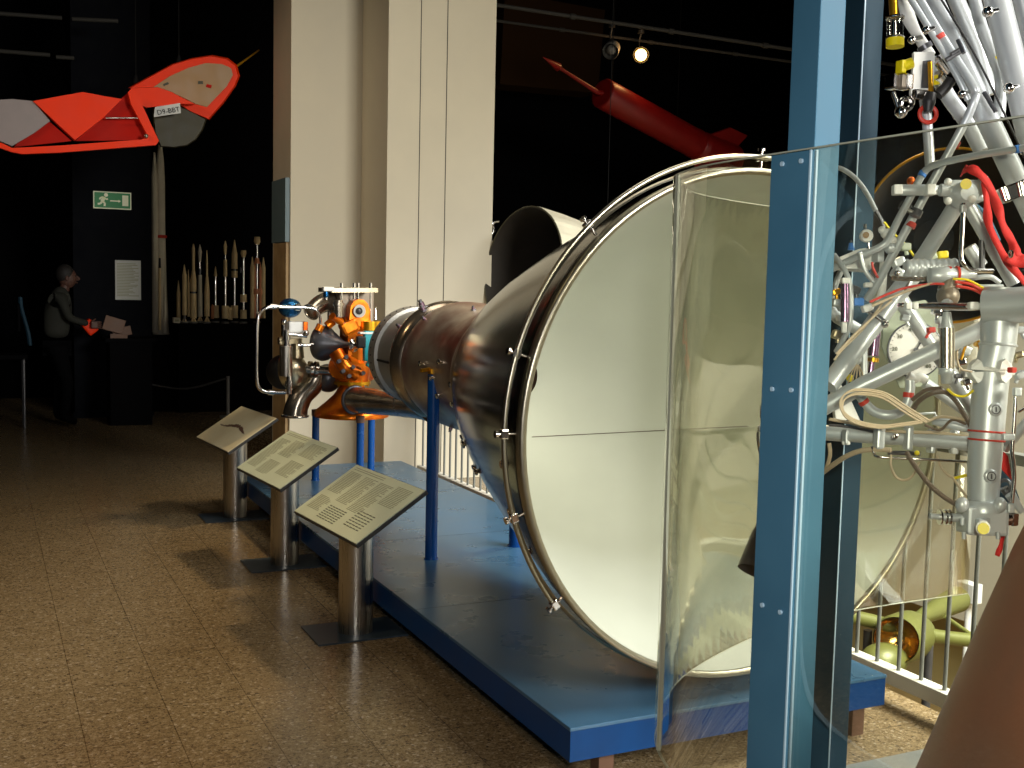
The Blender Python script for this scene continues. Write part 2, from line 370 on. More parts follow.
loft(MB().m('orange'),[(130,88),(158,87),(172,92),(187,100),(196,104),(180,104),(146,108),(138,104)],-.05,.12,.97,(158,97,0)).build('nose_fairing',parent=air)
g=MB().m('white').prism([A(*p,-.06) for p in [(155,107),(180,103),(181,113),(154,117)]],(0,.02,0)); g.build('name_plate',parent=air,label='white plate with black registration letters')
pu=(A(180,103)-A(155,107)).normalized(); pw=V((0,-1,0)).cross(pu); pw=pw if pw.z>0 else -pw
MB().m('hole').text('D9-BBT',.058,A(157.5,115,-.066),pu,pw,.004).build('lettering',parent=air)
# front frame: orange band along the bottom and up the right side
fr=MB().m('orange'); fr.prism([A(*p,-.3) for p in [(-20,138),(2,143),(12,148),(60,145.5),(142,139.5),(148,136),(131,104),(128,92),(132,88),(138,96),(159,141),(156,145),(60,152.5),(22,154),(12,152),(-20,141)]],(0,.06,0)); fr.build('fin_frame',parent=air)
MB().m('orange').prism([A(*p,-.27) for p in [(33,101),(60,96),(83,92),(104,96),(122,99),(103,118),(75,140)]],(0,.10,0)).build('fin',parent=air)
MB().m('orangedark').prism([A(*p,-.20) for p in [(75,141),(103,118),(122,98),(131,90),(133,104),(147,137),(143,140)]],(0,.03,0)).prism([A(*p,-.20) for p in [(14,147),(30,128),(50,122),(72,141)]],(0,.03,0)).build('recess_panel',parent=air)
MB().m('lilac').prism([A(*p,-.24) for p in [(-20,101),(12,99),(33,101),(50,121),(34,133),(12,146),(0,141),(-20,136)]],(0,.06,0)).build('wing',parent=air,label='pale lilac wing')
MB().m('steel').cyl(A(106,118,-.28),A(141,118,-.28),.006).sphere(A(146,136,-.32),.02,10,8).build('rod',parent=air)
MB().m('gold').tube([A(237,66,.3),A(248,58,.32),A(259,50,.34)],[.012,.009,.006]).build('probe',parent=air)
for x,y in ((179,62),(136,82)):
    MB().m('wire').cyl(A(x,y,.3),V((A(x,y,.3).x,A(x,y,.3).y,6.6)),.004,seg=6).cyl(A(x,y+2,.3),A(x,y-7,.3),.03,.008).build('hanging_wire',parent=air)
# ------------------------------------------------------------------ red rocket
YR=12.0
rr=thing('red_rocket','dark red sounding rocket with long nose probe hanging above the large nozzle','rocket',atY(650,150,YR))
a=atY(602,93,YR); b_=atY(694,143,YR+.5); e=atY(718,157,YR+.62); d=(b_-a).normalized(); L_=(b_-a).length
MB().m('red').lathe(a,d,[(0,.15),(.0,.17),(.02,.183),(L_*.5,.187),(L_,.19)],32).build('fuselage',parent=rr)
MB().m('red').lathe(b_-d*.02,d,[(0,.19),(.0,.195),(.06,.195),(.08,.16),(.10,.175),(.16,.20),(.55,.235),(.80,.25),(.80,.1)],32,hard=True).build('tail_section',parent=rr)
ta=atY(597,92,YR-.02); tb=atY(549,61,YR-.3)
MB().m('red').tube([a,ta,ta.lerp(tb,.6),tb.lerp(ta,.18)],[.035,.03,.02,.02],smooth=0).lathe(tb.lerp(ta,.2),(tb-ta),[(0,.022),(.01,.05),(.28,.003)],16).build('probe',parent=rr)
u_,w_,_=frame(d)
for k in range(4):
    th=k*PI/2+.55; n_=u_*math.cos(th)+w_*math.sin(th); q=n_.cross(d)*.012
    MB().m('red').prism([b_+d*.12+n_*.15+q,b_+d*.42+n_*.40+q,b_+d*.78+n_*.42+q,b_+d*.72+n_*.15+q],-2*q).build('tail_fin',parent=rr)
for t_ in (.1,.8): p=a.lerp(b_,t_)+V((0,0,.15)); MB().m('wire').cyl(p,V((p.x,p.y,6.6)),.003,seg=6).build('hanging_wire',parent=rr)
# ------------------------------------------------------------------ rear cream nozzle and shiny engine behind it
cN=atY(522,271,8.3); dN=V((.965,.17,-.12)).normalized()
nz=thing('rocket_nozzle','cream fluted rocket nozzle with dark opening hanging behind the large nozzle','rocket nozzle',cN-V((0,0,.5)))
pr=[(0,.53),(.03,.53),(.25,.515),(.5,.485),(.75,.435),(.95,.36),(1.05,.28)]
m_=MB().m('creambell'); 
u_,w_,dd=frame(dN); seg=96
cs=[cN+dd*t for t,_ in pr]
n0_=len(m_.v)
for (t,r) in pr:
    for k in range(seg):
        th=2*PI*k/seg; q=r*(1+(.018 if (k//3)%2 else 0)); m_.v.append(cN+dd*t+(u_*math.cos(th)+w_*math.sin(th))*q)
for i in range(len(pr)-1):
    for k in range(seg): k2=(k+1)%seg; m_.quad([n0_+i*seg+k,n0_+i*seg+k2,n0_+(i+1)*seg+k2,n0_+(i+1)*seg+k],False)
m_.build('outer_skin',parent=nz)
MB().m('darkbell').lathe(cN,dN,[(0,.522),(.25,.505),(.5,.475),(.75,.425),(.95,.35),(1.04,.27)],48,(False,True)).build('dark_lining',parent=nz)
MB().m('olive').torus(cN,dN,.530,.007,64,8).build('rim',parent=nz)
MB().m('wire').cyl(cN+dd*.9+V((0,0,.2)),V((*(cN+dd*.9+V((0,0,.2))).xy,6.6)),.003,seg=8).build('hanging_rod',parent=nz)
sh=thing('engine_fittings','small cluster of shiny bent metal engine pipes beside the column edge','engine part',atY(490,248,9.2))
for pts,r in (([(484,205),(489,209),(491,216),(487,221)],.012),([(488,228),(494,222),(498,221)],.016),([(484,232),(489,240),(496,242)],.022),([(490,236),(494,230),(493,225)],.012),([(485,214),(490,224),(487,236)],.009)):
    MB().m('chrome').tube([atY(x,y,9.2+.02*i) for i,(x,y) in enumerate(pts)],r,10).build('bent_pipe',parent=sh)
q=atY(489,205,9.3); MB().m('wire').cyl(q,V((q.x,q.y,6.6)),.003,seg=8).cyl(q,atY(489,242,9.3),.008,seg=8).build('hanging_rod',parent=sh)
# ------------------------------------------------------------------ model rockets on a dark stand
YM=14.6
def P(px,py): return atY(px,py,YM)
SC=(P(201,300)-P(200,300)).length
base_z=P(220,323).z
tb_=MB().m('dark').bb((P(174,330).x,YM-.35,0),(P(276,330).x,YM+.5,base_z)); 
tag(tb_.build('display_table'),'black low display table under the row of rocket models','table')
NR=0
def rocket(px,segs,label,boost=None,fins=None,mt='rocketcream',basepy=326):
    """segs: (py_top, py_bottom, half width px top, half width px bottom, material)"""
    global NR
    NR+=1; yy=YM+(.10 if NR%2 else -.10)
    x=atY(px,300,yy).x; t=thing('model_rocket',label,'model rocket',(x,yy,base_z),'rocket models in a row')
    zt=lambda py:base_z+(basepy-py)*SC
    names={'chrome':'steel_stage','rocketpink':'salmon_stage'}
    for i,(y0,y1,r0,r1,mm) in enumerate(segs):
        nm='nose_cone' if r0<.6 else names.get(mm,'stage'); 
        MB().m(mm).lathe((x,yy,zt(y1)),(0,0,1),[(0,r1*SC),(zt(y0)-zt(y1),max(r0*SC,.002))],20).build(nm,parent=t)
    if boost:
        for dx,y0,y1,r,mm in boost:
            MB().m(mm).lathe((x+dx*SC,yy-.03,zt(y1)),(0,0,1),[(0,r*SC),((zt(y0)-zt(y1))*.82,r*SC),(zt(y0)-zt(y1),.003)],16).build('booster',parent=t)
    if fins:
        for k in range(4):
            th=k*PI/2+.4; u=V((math.cos(th),math.sin(th),0)); q=u.cross(V((0,0,1)))*.006
            MB().m(mt).prism([V((x,yy,zt(basepy-8)))+q,V((x,yy,base_z))+q,V((x,yy,base_z))+u*fins*SC+q],-2*q).build('fin',parent=t)
    MB().m('lampgrey').cyl((x,yy,base_z),(x,yy,base_z+.02),.05).build('foot',parent=t)
    return t
RC='rocketcream';RP='rocketpink';RW='rocketwhite'
rocket(178.5,[(283,296,.2,1.8,RC),(296,322,1.8,1.9,RC)],'shortest cream rocket model at the left end of the row',fins=3)
rocket(184.5,[(267,277,.2,2.0,RC),(277,318,2.2,2.4,RC),(318,324,1.2,1.6,'gunmetal')],'plump cream rocket model standing second in the row',fins=3)
rocket(188.5,[(272,285,.2,1.0,RC),(285,320,1.2,1.2,RC)],'very thin short pale rocket model tucked behind the second in the row')
rocket(193.5,[(246,250,.4,1.5,RC),(250,273,1.6,1.4,RC),(273,282,1.6,2.9,RC),(282,294,3,3,RC),(294,296,2.4,2.4,'gunmetal'),(296,321,3,3,RC)],'cream rocket model with a thin upper stage over a thick body, fourth in the row',fins=4)
rocket(200,[(246,253,.3,2.0,RW),(253,264,2.1,1.2,RW),(264,271,1.0,1.0,'chrome'),(271,277,1.6,1.0,'gunmetal'),(277,296,2,2.2,RW),(296,320,2.4,2.6,RW)],'white rocket model with bulbous nose above dark and steel bands',fins=4)
rocket(207,[(252,262,.4,1.0,RC),(262,279,1.0,1.1,RC),(279,295,1.4,2.8,RC),(295,319,2.8,2.6,RC)],'cream rocket model with needle nose flaring to a tapered body',fins=4)
rocket(215.5,[(268,278,.3,1.8,RC),(278,308,1.2,1.2,'chrome'),(308,321,3.4,3.6,RC)],'rocket model with steel rod body and cream base, the shortest of the steel ones',boost=[(-3.6,307,322,1.6,RP)])
rocket(225.3,[(242,247,.3,1.7,RC),(247,256,1.8,1.2,RC),(256,261,.8,.8,'chrome'),(261,278,1.7,2,RC),(278,308,1.3,1.3,'chrome'),(308,321,3.6,3.6,RC)],'rocket model with slim cream spindle nose on a steel rod body',boost=[(3.6,309,322,1.5,RC)])
rocket(234.5,[(240,254,.4,2.8,RC),(254,270,3,3.2,RC),(270,272,1.5,1.5,'gunmetal'),(272,279,3.2,3,RC),(279,308,1.3,1.3,'chrome'),(308,321,3.6,3.6,RC)],'rocket model with large pointed cream nose on a steel rod body',boost=[(-4,309,323,1.4,RC)])
rocket(243.5,[(251,254,2.5,3,RC),(254,258,3,1.8,RC),(258,296,1.2,1.2,'chrome'),(296,304,3.3,3.4,RC),(304,312,1.2,1.2,'chrome'),(312,321,3.4,3.4,RC)],'rocket model with round flat cap and two cream collars on a steel rod',boost=[(-3.4,268,274,.8,'gunmetal')])
rocket(257,[(236,241,2.8,3.3,RC),(241,244,3.2,2,RC),(244,320,1.3,1.3,'chrome'),(258,264,2,3.2,RP),(290,296,6.5,6.5,RP)],'tallest steel rocket model with four salmon capped boosters, right end of the row',boost=[(-5.5,257,321,2.3,RC),(6,257,321,2.3,RC),(-2.8,262,321,1.4,RP),(2.8,262,321,1.4,RP)])
tag(MB().m('rocketwhite').box((P(175,322).x,YM-.1,base_z+.035),(.08,.1,.07),bev=.006).m('ink').box((P(175,322).x,YM-.153,base_z+.035),(.05,.004,.03)).build('small_sign_block'),'small white block at the left end of the rocket model row','block')
# large white launcher model at the pillar's right edge
xL=P(163,250).x; zz0=P(160,335).z
lr=thing('launcher_model','tall white launcher model with boosters partly hidden by the dark pillar','model rocket',(xL,YM+.2,zz0))
zz=lambda py:P(160,py).z
MB().m('rocketwhite').lathe((xL,YM+.2,zz(335)),(0,0,1),[(0,8.5*SC),(.1,7.5*SC),(.6,6*SC),(1.3,4.6*SC),(1.9,4.6*SC),(2.2,3.6*SC),(2.45,1*SC),(2.5,.01)],28).build('main_body',parent=lr)
MB().m('redband').torus((xL,YM+.2,zz(236)),(0,0,1),4.9*SC,.02,32,8).build('red_collar',parent=lr)
MB().m('rocketwhite').lathe((xL-6.2*SC,YM+.15,zz(333)),(0,0,1),[(0,3.2*SC),(1.95,3.0*SC),(2.25,.6*SC)],20).build('booster',parent=lr)
MB().m('rocketcream').lathe((xL-3.5*SC,YM-.0,zz(330)),(0,0,1),[(0,1.5*SC),(.72,1.5*SC),(.95,.2*SC)],16).m('hole').cyl((xL-3.5*SC,YM-.03,zz(268)),(xL-3.5*SC,YM-.03,zz(258)),.016,.012).build('small_booster',parent=lr)
MB().m('rocketwhite').lathe((xL+1.2*SC,YM-.02,zz(333)),(0,0,1),[(0,3*SC),(.12,2*SC),(.5,1.4*SC),(.85,.3*SC)],16).build('tail_fairing',parent=lr)
tag(MB().m('dark').bb((1.87,YM-.2,0),(P(173.5,330).x,YM+.5,zz(335))).build('rocket_plinth'),'black plinth under the tall white launcher model','plinth')
# rope stand behind
st=thing('barrier_post','dim dark barrier post with rope in front of the rocket model row','barrier',(atY(228,386,13.6).x,13.6,0))
q=atY(228,386,13.6); q.z=0; MB().m('lampgrey').cyl(q,q+V((0,0,.5)),.02).cyl(q,q+V((0,0,.02)),.1).build('post',parent=st)
MB().m('blackcable').tube([q+V((0,0,.48)),q+V((-.5,0,.36)),q+V((-1.0,0,.44))],.012).build('rope',parent=st)
# ------------------------------------------------------------------ person in the dark (skin modifier)
def skin_chain(name,verts,edges,mt,parent,root=0,sub=2):
    me=bpy.data.meshes.new(name); me.from_pydata([v[0] for v in verts],edges,[]); o=bpy.data.objects.new(name,me); col.objects.link(o)
    md=o.modifiers.new('s','SKIN'); 
    for i,(p,r) in enumerate(verts): me.skin_vertices[0].data[i].radius=(r,r) if not isinstance(r,tuple) else r
    me.skin_vertices[0].data[root].use_root=True; md.use_smooth_shade=True
    o.modifiers.new('b','SUBSURF').levels=sub; o.modifiers['b'].render_levels=sub
    me.materials.append(MT[mt]); o.parent=parent; return o
pz=atY(60,300,13.3); px0=pz.x
per=thing('person','person in olive grey sweater standing in the dark, facing right, holding an orange bag','person',(px0,13.3,0))
per['_o_']=(0,0,0)
T=[((-.04,0,.96),(.15,.11)),((-.04,0,1.12),(.14,.10)),((-.02,0,1.30),(.17,.12)),((.0,0,1.45),(.10,.09)),((.04,0,1.54),.055),
   ((0,.17,1.42),.06),((.06,.22,1.2),.045),((.26,.16,1.12),.035),((0,-.17,1.42),.06),((.08,-.22,1.2),.045),((.28,-.14,1.14),.035)]
skin_chain('sweater',T,[(0,1),(1,2),(2,3),(3,4),(3,5),(5,6),(6,7),(3,8),(8,9),(9,10)],'sweater',per)
Lg=[((-.04,0,.96),(.15,.12)),((-.03,.1,.85),.10),((.0,.11,.48),.07),((-.04,.11,.1),.05),((.1,.11,.05),.04),((-.03,-.1,.85),.10),((.06,-.11,.48),.07),((.02,-.11,.1),.05),((.16,-.11,.05),.04)]
skin_chain('trousers',Lg,[(0,1),(1,2),(2,3),(3,4),(0,5),(5,6),(6,7),(7,8)],'trousers',per)
hd=MB().m('skin').sphere((.08,0,1.64),.1,24,16,(.95,.78,1.18)); hd.tube([(.165,0,1.665),(.195,0,1.63),(.17,0,1.618)],[.010,.017,.010]); hd.tube([(.165,-.025,1.59),(.178,0,1.588),(.165,.025,1.59)],.008)
hd.cyl((.045,0,1.5),(.06,0,1.58),.05); 
for s_ in (-1,1): hd.sphere((.07,s_*.08,1.635),.03,12,8,(.7,.4,1)); hd.m('hair').sphere((.16,s_*.033,1.66),.010,8,6); hd.m('skin')
hd.build('head',parent=per)
for s_,hx,hz in ((1,.30,1.11),(-1,.32,1.13)):
    hd=MB().m('skin')
    y0_=.15*s_
    hd.box((hx+.02,y0_,hz),(.07,.035,.08),bev=.012)
    for k in range(4): hd.tube([(hx+.05,y0_,hz+.03-k*.02),(hx+.085,y0_-.01*s_,hz+.03-k*.022),(hx+.095,y0_-.035*s_,hz+.026-k*.022)],[.010,.009,.007],8)
    hd.tube([(hx+.0,y0_,hz+.04),(hx+.035,y0_-.025*s_,hz+.065)],[.011,.008],8)
    hd.build('hand',parent=per)

MB().m('hair').sphere((.055,0,1.68),.105,24,14,(.92,.84,1.05)).build('hair',parent=per)
tag(MB().m('orange').box((px0+.30,13.3,1.10),(.12,.20,.16),u=(1,0,.8),bev=.02).build('orange_bag'),'orange bag held by the person in the dark','bag')
dk=thing('desk','dark desk with tan papers in front of the dark pillar beside the person','desk',(px0+.75,13.4,0))
MB().m('trousers').bb((px0+.45,13.1,.94),(px0+1.0,13.6,.98)).bb((px0+.5,13.15,0),(px0+.95,13.55,.94)).build('desk_body',parent=dk)
pb=MB().m('rust').box((px0+.55,13.2,1.13),(.22,.02,.16),u=(1,0,-.3),bev=.005).box((px0+.64,13.25,1.05),(.2,.02,.10),u=(1,0,.2),bev=.005).box((px0+.6,13.22,1.0),(.18,.08,.05)); tag(pb.build('cardboard_box'),'small tan cardboard pieces lying on the dark desk','box')
ch=thing('chair_frame','dark chair with a curved pale metal back edge behind the person at the far left','chair',(px0-0.60,13.3,0))
MB().m('steelpost2').tube([(px0-0.40,13.2,1.42),(px0-0.39,13.2,1.30),(px0-0.33,13.2,1.05),(px0-0.31,13.2,.9)],.018).build('back_frame',parent=ch)
MB().m('steelpost2').tube([(px0-0.40,13.5,1.42),(px0-0.39,13.5,1.30),(px0-0.33,13.5,1.05),(px0-0.31,13.5,.9)],.018).build('back_frame',parent=ch)
MB().m('trousers').box((px0-0.42,13.35,1.2),(.03,.28,.3),bev=.01).build('backrest',parent=ch)
MB().m('trousers').bb((px0-.76,13.15,.75),(px0-.34,13.55,.8),.015).build('seat',parent=ch)
for x_ in (-.72,-.38):
    for y_ in (13.18,13.52): MB().m('gunmetal').cyl((px0+x_,y_,0),(px0+x_,y_,.76),.014).build('leg',parent=ch)
# ------------------------------------------------------------------ plinth
pl=thing('display_plinth','long low blue lacquered plinth under the large rocket engine','plinth',(2.345,3.04,0))
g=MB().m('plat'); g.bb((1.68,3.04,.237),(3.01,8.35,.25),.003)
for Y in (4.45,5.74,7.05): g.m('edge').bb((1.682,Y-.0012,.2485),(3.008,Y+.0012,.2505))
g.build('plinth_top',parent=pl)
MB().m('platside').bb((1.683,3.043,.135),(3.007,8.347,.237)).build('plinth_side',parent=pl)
for x in (1.86,2.95):
    for y in (3.14,4.8,6.5,8.1): MB().m('rust').bb((x-.028,y-.028,0),(x+.028,y+.028,.136)).build('leg',parent=pl)
# ------------------------------------------------------------------ lecterns
def lectern(cx,cy,pm,label,variant):
    t=thing('lectern',label,'lectern',(cx,cy,0),'information lecterns beside the plinth')
    MB().m('darkplate').bb((1.365,cy-.15,0),(1.80,cy+.16,.008),.002).build('base_plate',parent=t)
    g=MB().m('steel').cyl((cx,cy,.008),(cx,cy,.548),.081,seg=48).cyl((cx,cy,.54),(cx,cy,.60),.03,seg=24); g.build('column',parent=t)
    w=.089;tt=.568
    u=V((-math.sin(w),math.cos(w),0)); v=V((math.cos(w)*math.cos(tt),math.sin(w)*math.cos(tt),math.sin(tt))); n=v.cross(u); n=n if n.z>0 else -n
    c=V((cx,cy,.628)); L=.795;hh=.40
    MB().m('edge').box(c-n*.011,(L,hh,.018),u=u,w=n,bev=.002).build('backing_board',parent=t)
    pnl=MB().m(pm).box(c,(L-.01,hh-.01,.005),u=u,w=n,bev=.001).build('panel',parent=t,label='cream panel with a brown streaked picture' if pm=='panelwood' else None)
    # text runs along u, from far (+Y) to near (-Y); a = along from far end, b= from top edge
    g=MB()
    def ln(a0,a1,b,hgt,mm='ink'):
        a0*=L;a1*=L; p=c+u*(L/2-(a0+a1)/2)+v*(hh/2-b*hh)+n*.0028; g.m(mm).box(p,(a1-a0,hgt,.0006),u=u,w=n)
    rnd=random.Random(variant)
    def para(a0,a1,b0,b1,mm='ink',st=.022):
        b=b0
        while b<b1: ln(a0,a1-(a1-a0)*rnd.choice([0,0,.05,.12,.3])*rnd.random(),b,.0028,mm); b+=st
    if variant==1:
        para(.05,.5,.06,.10,st=.03); para(.05,.24,.14,.52); para(.28,.47,.14,.62); para(.50,.69,.14,.66); para(.72,.92,.10,.42)
        for k in range(7):
            for j in range(6): ln(.30+j*.045,.335+j*.045,.70+k*.034,.005,'inkdark')
        for k in range(7):
            for j in range(5): ln(.66+j*.045,.695+j*.045,.60+k*.04,.005,'inkdark')
        para(.06,.26,.62,.86)
    elif variant==2:
        para(.05,.5,.06,.10,st=.03); para(.06,.27,.2,.85); para(.32,.55,.15,.5); para(.32,.55,.62,.9); para(.62,.92,.1,.38); para(.64,.9,.5,.8)
    else:
        g.m('rust')
        top=[];bot=[]
        for k in range(40):
            a=.12+.72*k/39; b=.50+.05*math.sin(a*9); w_=(.012+.05*math.sin(PI*k/39))*rnd.uniform(.3,1)
            for lst,q in ((top,b-w_),(bot,b+w_*.8)): lst.append(c+u*(L/2-a*L)+v*(hh/2-q*hh)+n*.0027)
        for k in range(39): g.poly([top[k],top[k+1],bot[k+1],bot[k]])
    g.build('printed_text' if variant<3 else 'printed_picture',parent=pnl)
    return t
lectern(1.586,5.003,'panel','steel lectern with pale green text and table panel, nearest to the camera',1)
lectern(1.590,6.389,'panel','steel lectern with pale green text panel, standing in the middle of the three',2)
lectern(1.592,7.81,'panelwood','steel lectern with cream panel showing brown streaks, farthest of the three',3)
# ------------------------------------------------------------------ large rocket engine
def AX(y,dz=0): return V((2.36,y,1.19+.013*(y-3.08)+dz))
eng=thing('rocket_engine','large rocket engine with wide bell nozzle lying on blue posts over the plinth','rocket engine',(2.36,5.4,.25))
AD=(AX(8)-AX(3)).normalized()
def axl(mb,prof,seg=96,cap=(False,False),hard=False):
    o=AX(3.0); return mb.lathe(o,AD,[(y-3.0,r) for y,r in prof],seg,cap,hard)
nz=axl(MB().m('shell'),[(3.10,.868),(3.2,.850),(3.35,.815),(3.5,.780),(3.75,.722),(4,.655),(4.25,.585),(4.5,.505),(4.7,.425),(4.8,.378),(4.88,.342)]).build('nozzle',parent=eng)
lin_=[(3.075,.848),(3.2,.828),(3.5,.758),(3.75,.70),(4,.632),(4.25,.562),(4.5,.47),(4.65,.395),(4.78,.30),(4.86,.20),(4.90,.145),(4.92,.12)]
axl(MB().m('inner'),lin_).build('nozzle_lining',parent=nz,label='smooth cream lining')
axl(MB().m('throat'),[(4.92,.12),(4.98,.11),(5.2,.14),(5.5,.2)],48,(False,True)).build('throat',parent=nz)
def rin(y):
    for (a,ra),(b,rb) in zip(lin_,lin_[1:]):
        if a<=y<=b: return ra+(rb-ra)*(y-a)/(b-a)
    return 0 if y>4.92 else 9
def hit(px,py):
    r=ray(px,py); y=3.08
    while y<4.92:
        p=EYE+r*(y/r.y); q=p-AX(y)
        if math.hypot(q.x,q.z)>=rin(y): return EYE+r*((y-.006)/r.y)
        y+=.003
    return None
pts=[hit(x,437.5-(x-520)*.05) for x in range(532,760,12)]; pts=[p for p in pts if p]
if len(pts)>2: MB().m('throat').tube(pts,.0016,6,smooth=0).build('weld_seam',parent=nz)
axl(MB().m('shellrim'),[(3.10,.868),(3.07,.872),(3.06,.868),(3.06,.850),(3.075,.848)]).build('rim',parent=nz)
axl(MB().m('shellrim'),[(3.155,.872),(3.16,.880),(3.175,.880),(3.18,.868)]).build('rim_band',parent=nz)
MB().m('shellrim').torus(AX(3.105,.006),AD,.905,.0085,96,10,math.radians(141),math.radians(334)).build('stand_off_ring',parent=eng,label='thin polished tube ring')
for a in (142,163,180,196,226,272,318,334):
    t_=math.radians(a); e=V((math.cos(t_),0,-math.sin(t_))); c=AX(3.105,.006)
    g=MB().m('chrome').cyl(c+e*.865,c+e*.93,.005,seg=10).cyl(c+e*.928,c+e*.936,.012,seg=12).box(c+e*.905,(.026,.03,.022),u=e,w=(0,1,0),bev=.004); g.build('ring_clamp',parent=eng)
for a in (40,25,10,352): 
    t_=math.radians(a); e=V((math.cos(t_),0,-math.sin(t_))); c=AX(3.12); MB().m('chrome').cyl(c+e*.86,c+e*.915,.007,seg=10).cyl(c+e*.90,c+e*.915,.012,seg=10).build('rim_stud',parent=eng)
# little fittings on the skin
for Y,a in ((4.6,150),(4.45,152),(4.2,150),(4.0,155),(3.3,160),(3.26,172),(4.75,165),(4.9,175),(5.15,160),(5.2,175),(5.35,185),(3.28,150),(4.3,158),(5.1,190),(5.3,150)):
    t_=math.radians(a); e=V((math.cos(t_),0,-math.sin(t_)))
    R_=.325 if Y>4.95 else [r0+(r1-r0)*(Y-y0)/(y1-y0) for (y0,r0),(y1,r1) in zip([(3.1,.868),(3.5,.78),(4,.655),(4.5,.505),(4.95,.322)],[(3.5,.78),(4,.655),(4.5,.505),(4.95,.322),(5,.32)]) if y0<=Y<=y1][0]
    c=AX(Y); MB().m('chrome').cyl(c+e*(R_-.01),c+e*(R_+.02),.007,seg=10).torus(c+e*(R_+.014),e,.011,.004,16,6).cyl(c+e*(R_+.01),c+e*(R_+.01)+V((0,-.06,0)),.0035,seg=8).build('pipe_fitting',parent=nz)
# chamber
chm=axl(MB().m('cham'),[(4.86,.32),(4.90,.334),(5.0,.332),(5.12,.315),(5.24,.305),(5.34,.318),(5.44,.342),(5.56,.342),(5.66,.325),(5.74,.295),(5.78,.27)]).build('combustion_chamber',parent=eng)
axl(MB().m('cham'),[(4.84,.345),(4.85,.362),(4.90,.355),(4.93,.333)]).build('chamber_band',parent=chm)
MB().m('pipe').torus(AX(5.80),AD,.270,.070,96,20).build('manifold_ring',parent=eng,label='thick polished steel ring pipe')
fl=axl(MB().m('flange'),[(5.84,.235),(5.95,.252),(6.1,.264),(6.23,.268),(6.235,.288),(6.34,.290),(6.345,.10)],72,(False,True),hard=True).build('head_flange',parent=eng)
g=MB().m('hole')
for k in range(40):
    t_=2*PI*k/40; e=V((math.cos(t_),0,-math.sin(t_))); g.cyl(AX(6.29)+e*.285,AX(6.29)+e*.2925,.0055,seg=8)
g.build('bolt_holes',parent=fl)
e=V((math.cos(math.radians(175)),0,-math.sin(math.radians(175)))); MB().m('hole').box(AX(6.12)+e*.267,(.24,.012,.012),u=AD,w=e).build('black_strap',parent=fl)
for Y,a,s_ in ((5.80,243,.028),(5.72,238,.020),(5.55,226,.016),(6.05,222,.020),(5.3,258,.014),(4.90,256,.018),(5.45,110,.018),(5.05,115,.018)):
    t_=math.radians(a); e=V((math.cos(t_),0,-math.sin(t_))); R_=.315 if Y<5.4 else (.338 if Y<5.9 else .26); c=AX(Y)+e*R_
    MB().m('pink').cyl(c-e*.01,c+e*s_,s_*.6,seg=12).m('gunmetal').cyl(c+e*s_,c+e*(s_*1.6),s_*.4,seg=10).box(c,(s_*2,s_*1.4,.006),u=AD,w=e).build('boss',parent=chm)
# exhaust pipe to manifold
ex=MB().m('pipe').tube([atY(356,400,7.25),atY(366,401,7.1),atY(382,402,6.85),atY(402,404,6.5),atY(420,406,6.15),atY(437,411,5.9),AX(5.78)+V((-.10,0,-.28))],[.088,.088,.084,.08,.078,.074,.06],24).build('exhaust_pipe',parent=eng)
d0=(atY(366,401,7.1)-atY(356,400,7.25)).normalized()
MB().m('gunmetal').torus(atY(355,400,7.27),d0,.088,.014,32,10).cyl(atY(354.5,400,7.28),atY(356,400,7.25),.08).build('pipe_flange',parent=ex)
MB().m('pipe').tube([atY(432,404,5.95),atY(430,392,5.9),AX(5.82)+V((-.24,0,-.12))],[.06,.055,.05],16).build('pipe_branch',parent=ex)
pa=atY(405,404,6.45);pb_=atY(407,404.4,6.41); MB().m('gunmetal').cyl(pa,pb_,.0815,seg=32).build('pipe_weld_band',parent=ex)
# orange gearbox body on its cone
YB=7.5; cx,cy=2.335,7.5; px1=.00690
def EP(px,py,Y=7.5): return atY(px,py,Y)
def zy(py): return atY(352,py,7.5).z
cone=MB().m('copper').lathe((cx,cy,zy(416)),(0,0,1),[(0,.258),(.018,.262),(.045,.246),(.09,.19),(.15,.125),(.20,.092),(zy(384)-zy(418),.082)],64).build('cone_base',parent=eng,label='orange flared cone base')
MB().m('gold').lathe((cx,cy,zy(384)),(0,0,1),[(0,.13),(.022,.13)],32,hard=True).build('cone_flange',parent=cone)
for k in range(8):
    t_=2*PI*k/8+.3; p=V((cx+.11*math.cos(t_),cy+.11*math.sin(t_),zy(384)+.022)); MB().m('gold').cyl(p-V((0,0,.035)),p+V((0,0,.028)),.009,seg=6).build('bolt',parent=cone)
body=MB().m('copper'); body.cyl((cx,cy,zy(382)),(cx,cy,zy(362)),.115,.135,32); body.cyl(EP(340,366,7.35),EP(368,372,7.6),.09,.07,24); body.cyl(EP(344,330,7.45),EP(360,328,7.45),.09,.075,24)
body.box(EP(352,345),(.13,.22,.26),bev=.03); body.box(EP(349,327,7.38),(.12,.10,.09),u=(1,0,.5),bev=.02); body.tube([EP(336,352,7.3),EP(346,368,7.25),EP(358,374,7.25)],.05); body.tube([EP(341,322,7.35),EP(332,316,7.3)],.025)
gb=body.build('gearbox',parent=eng,label='orange anodised gearbox')
g=MB().m('gunmetal')
for x,y in ((338,362),(345,358),(352,368),(362,374),(348,377),(342,372)): g.cyl(EP(x,y,7.2),EP(x+1.5,y-1,7.12),.014,seg=10)
g.build('bolt_heads',parent=gb)
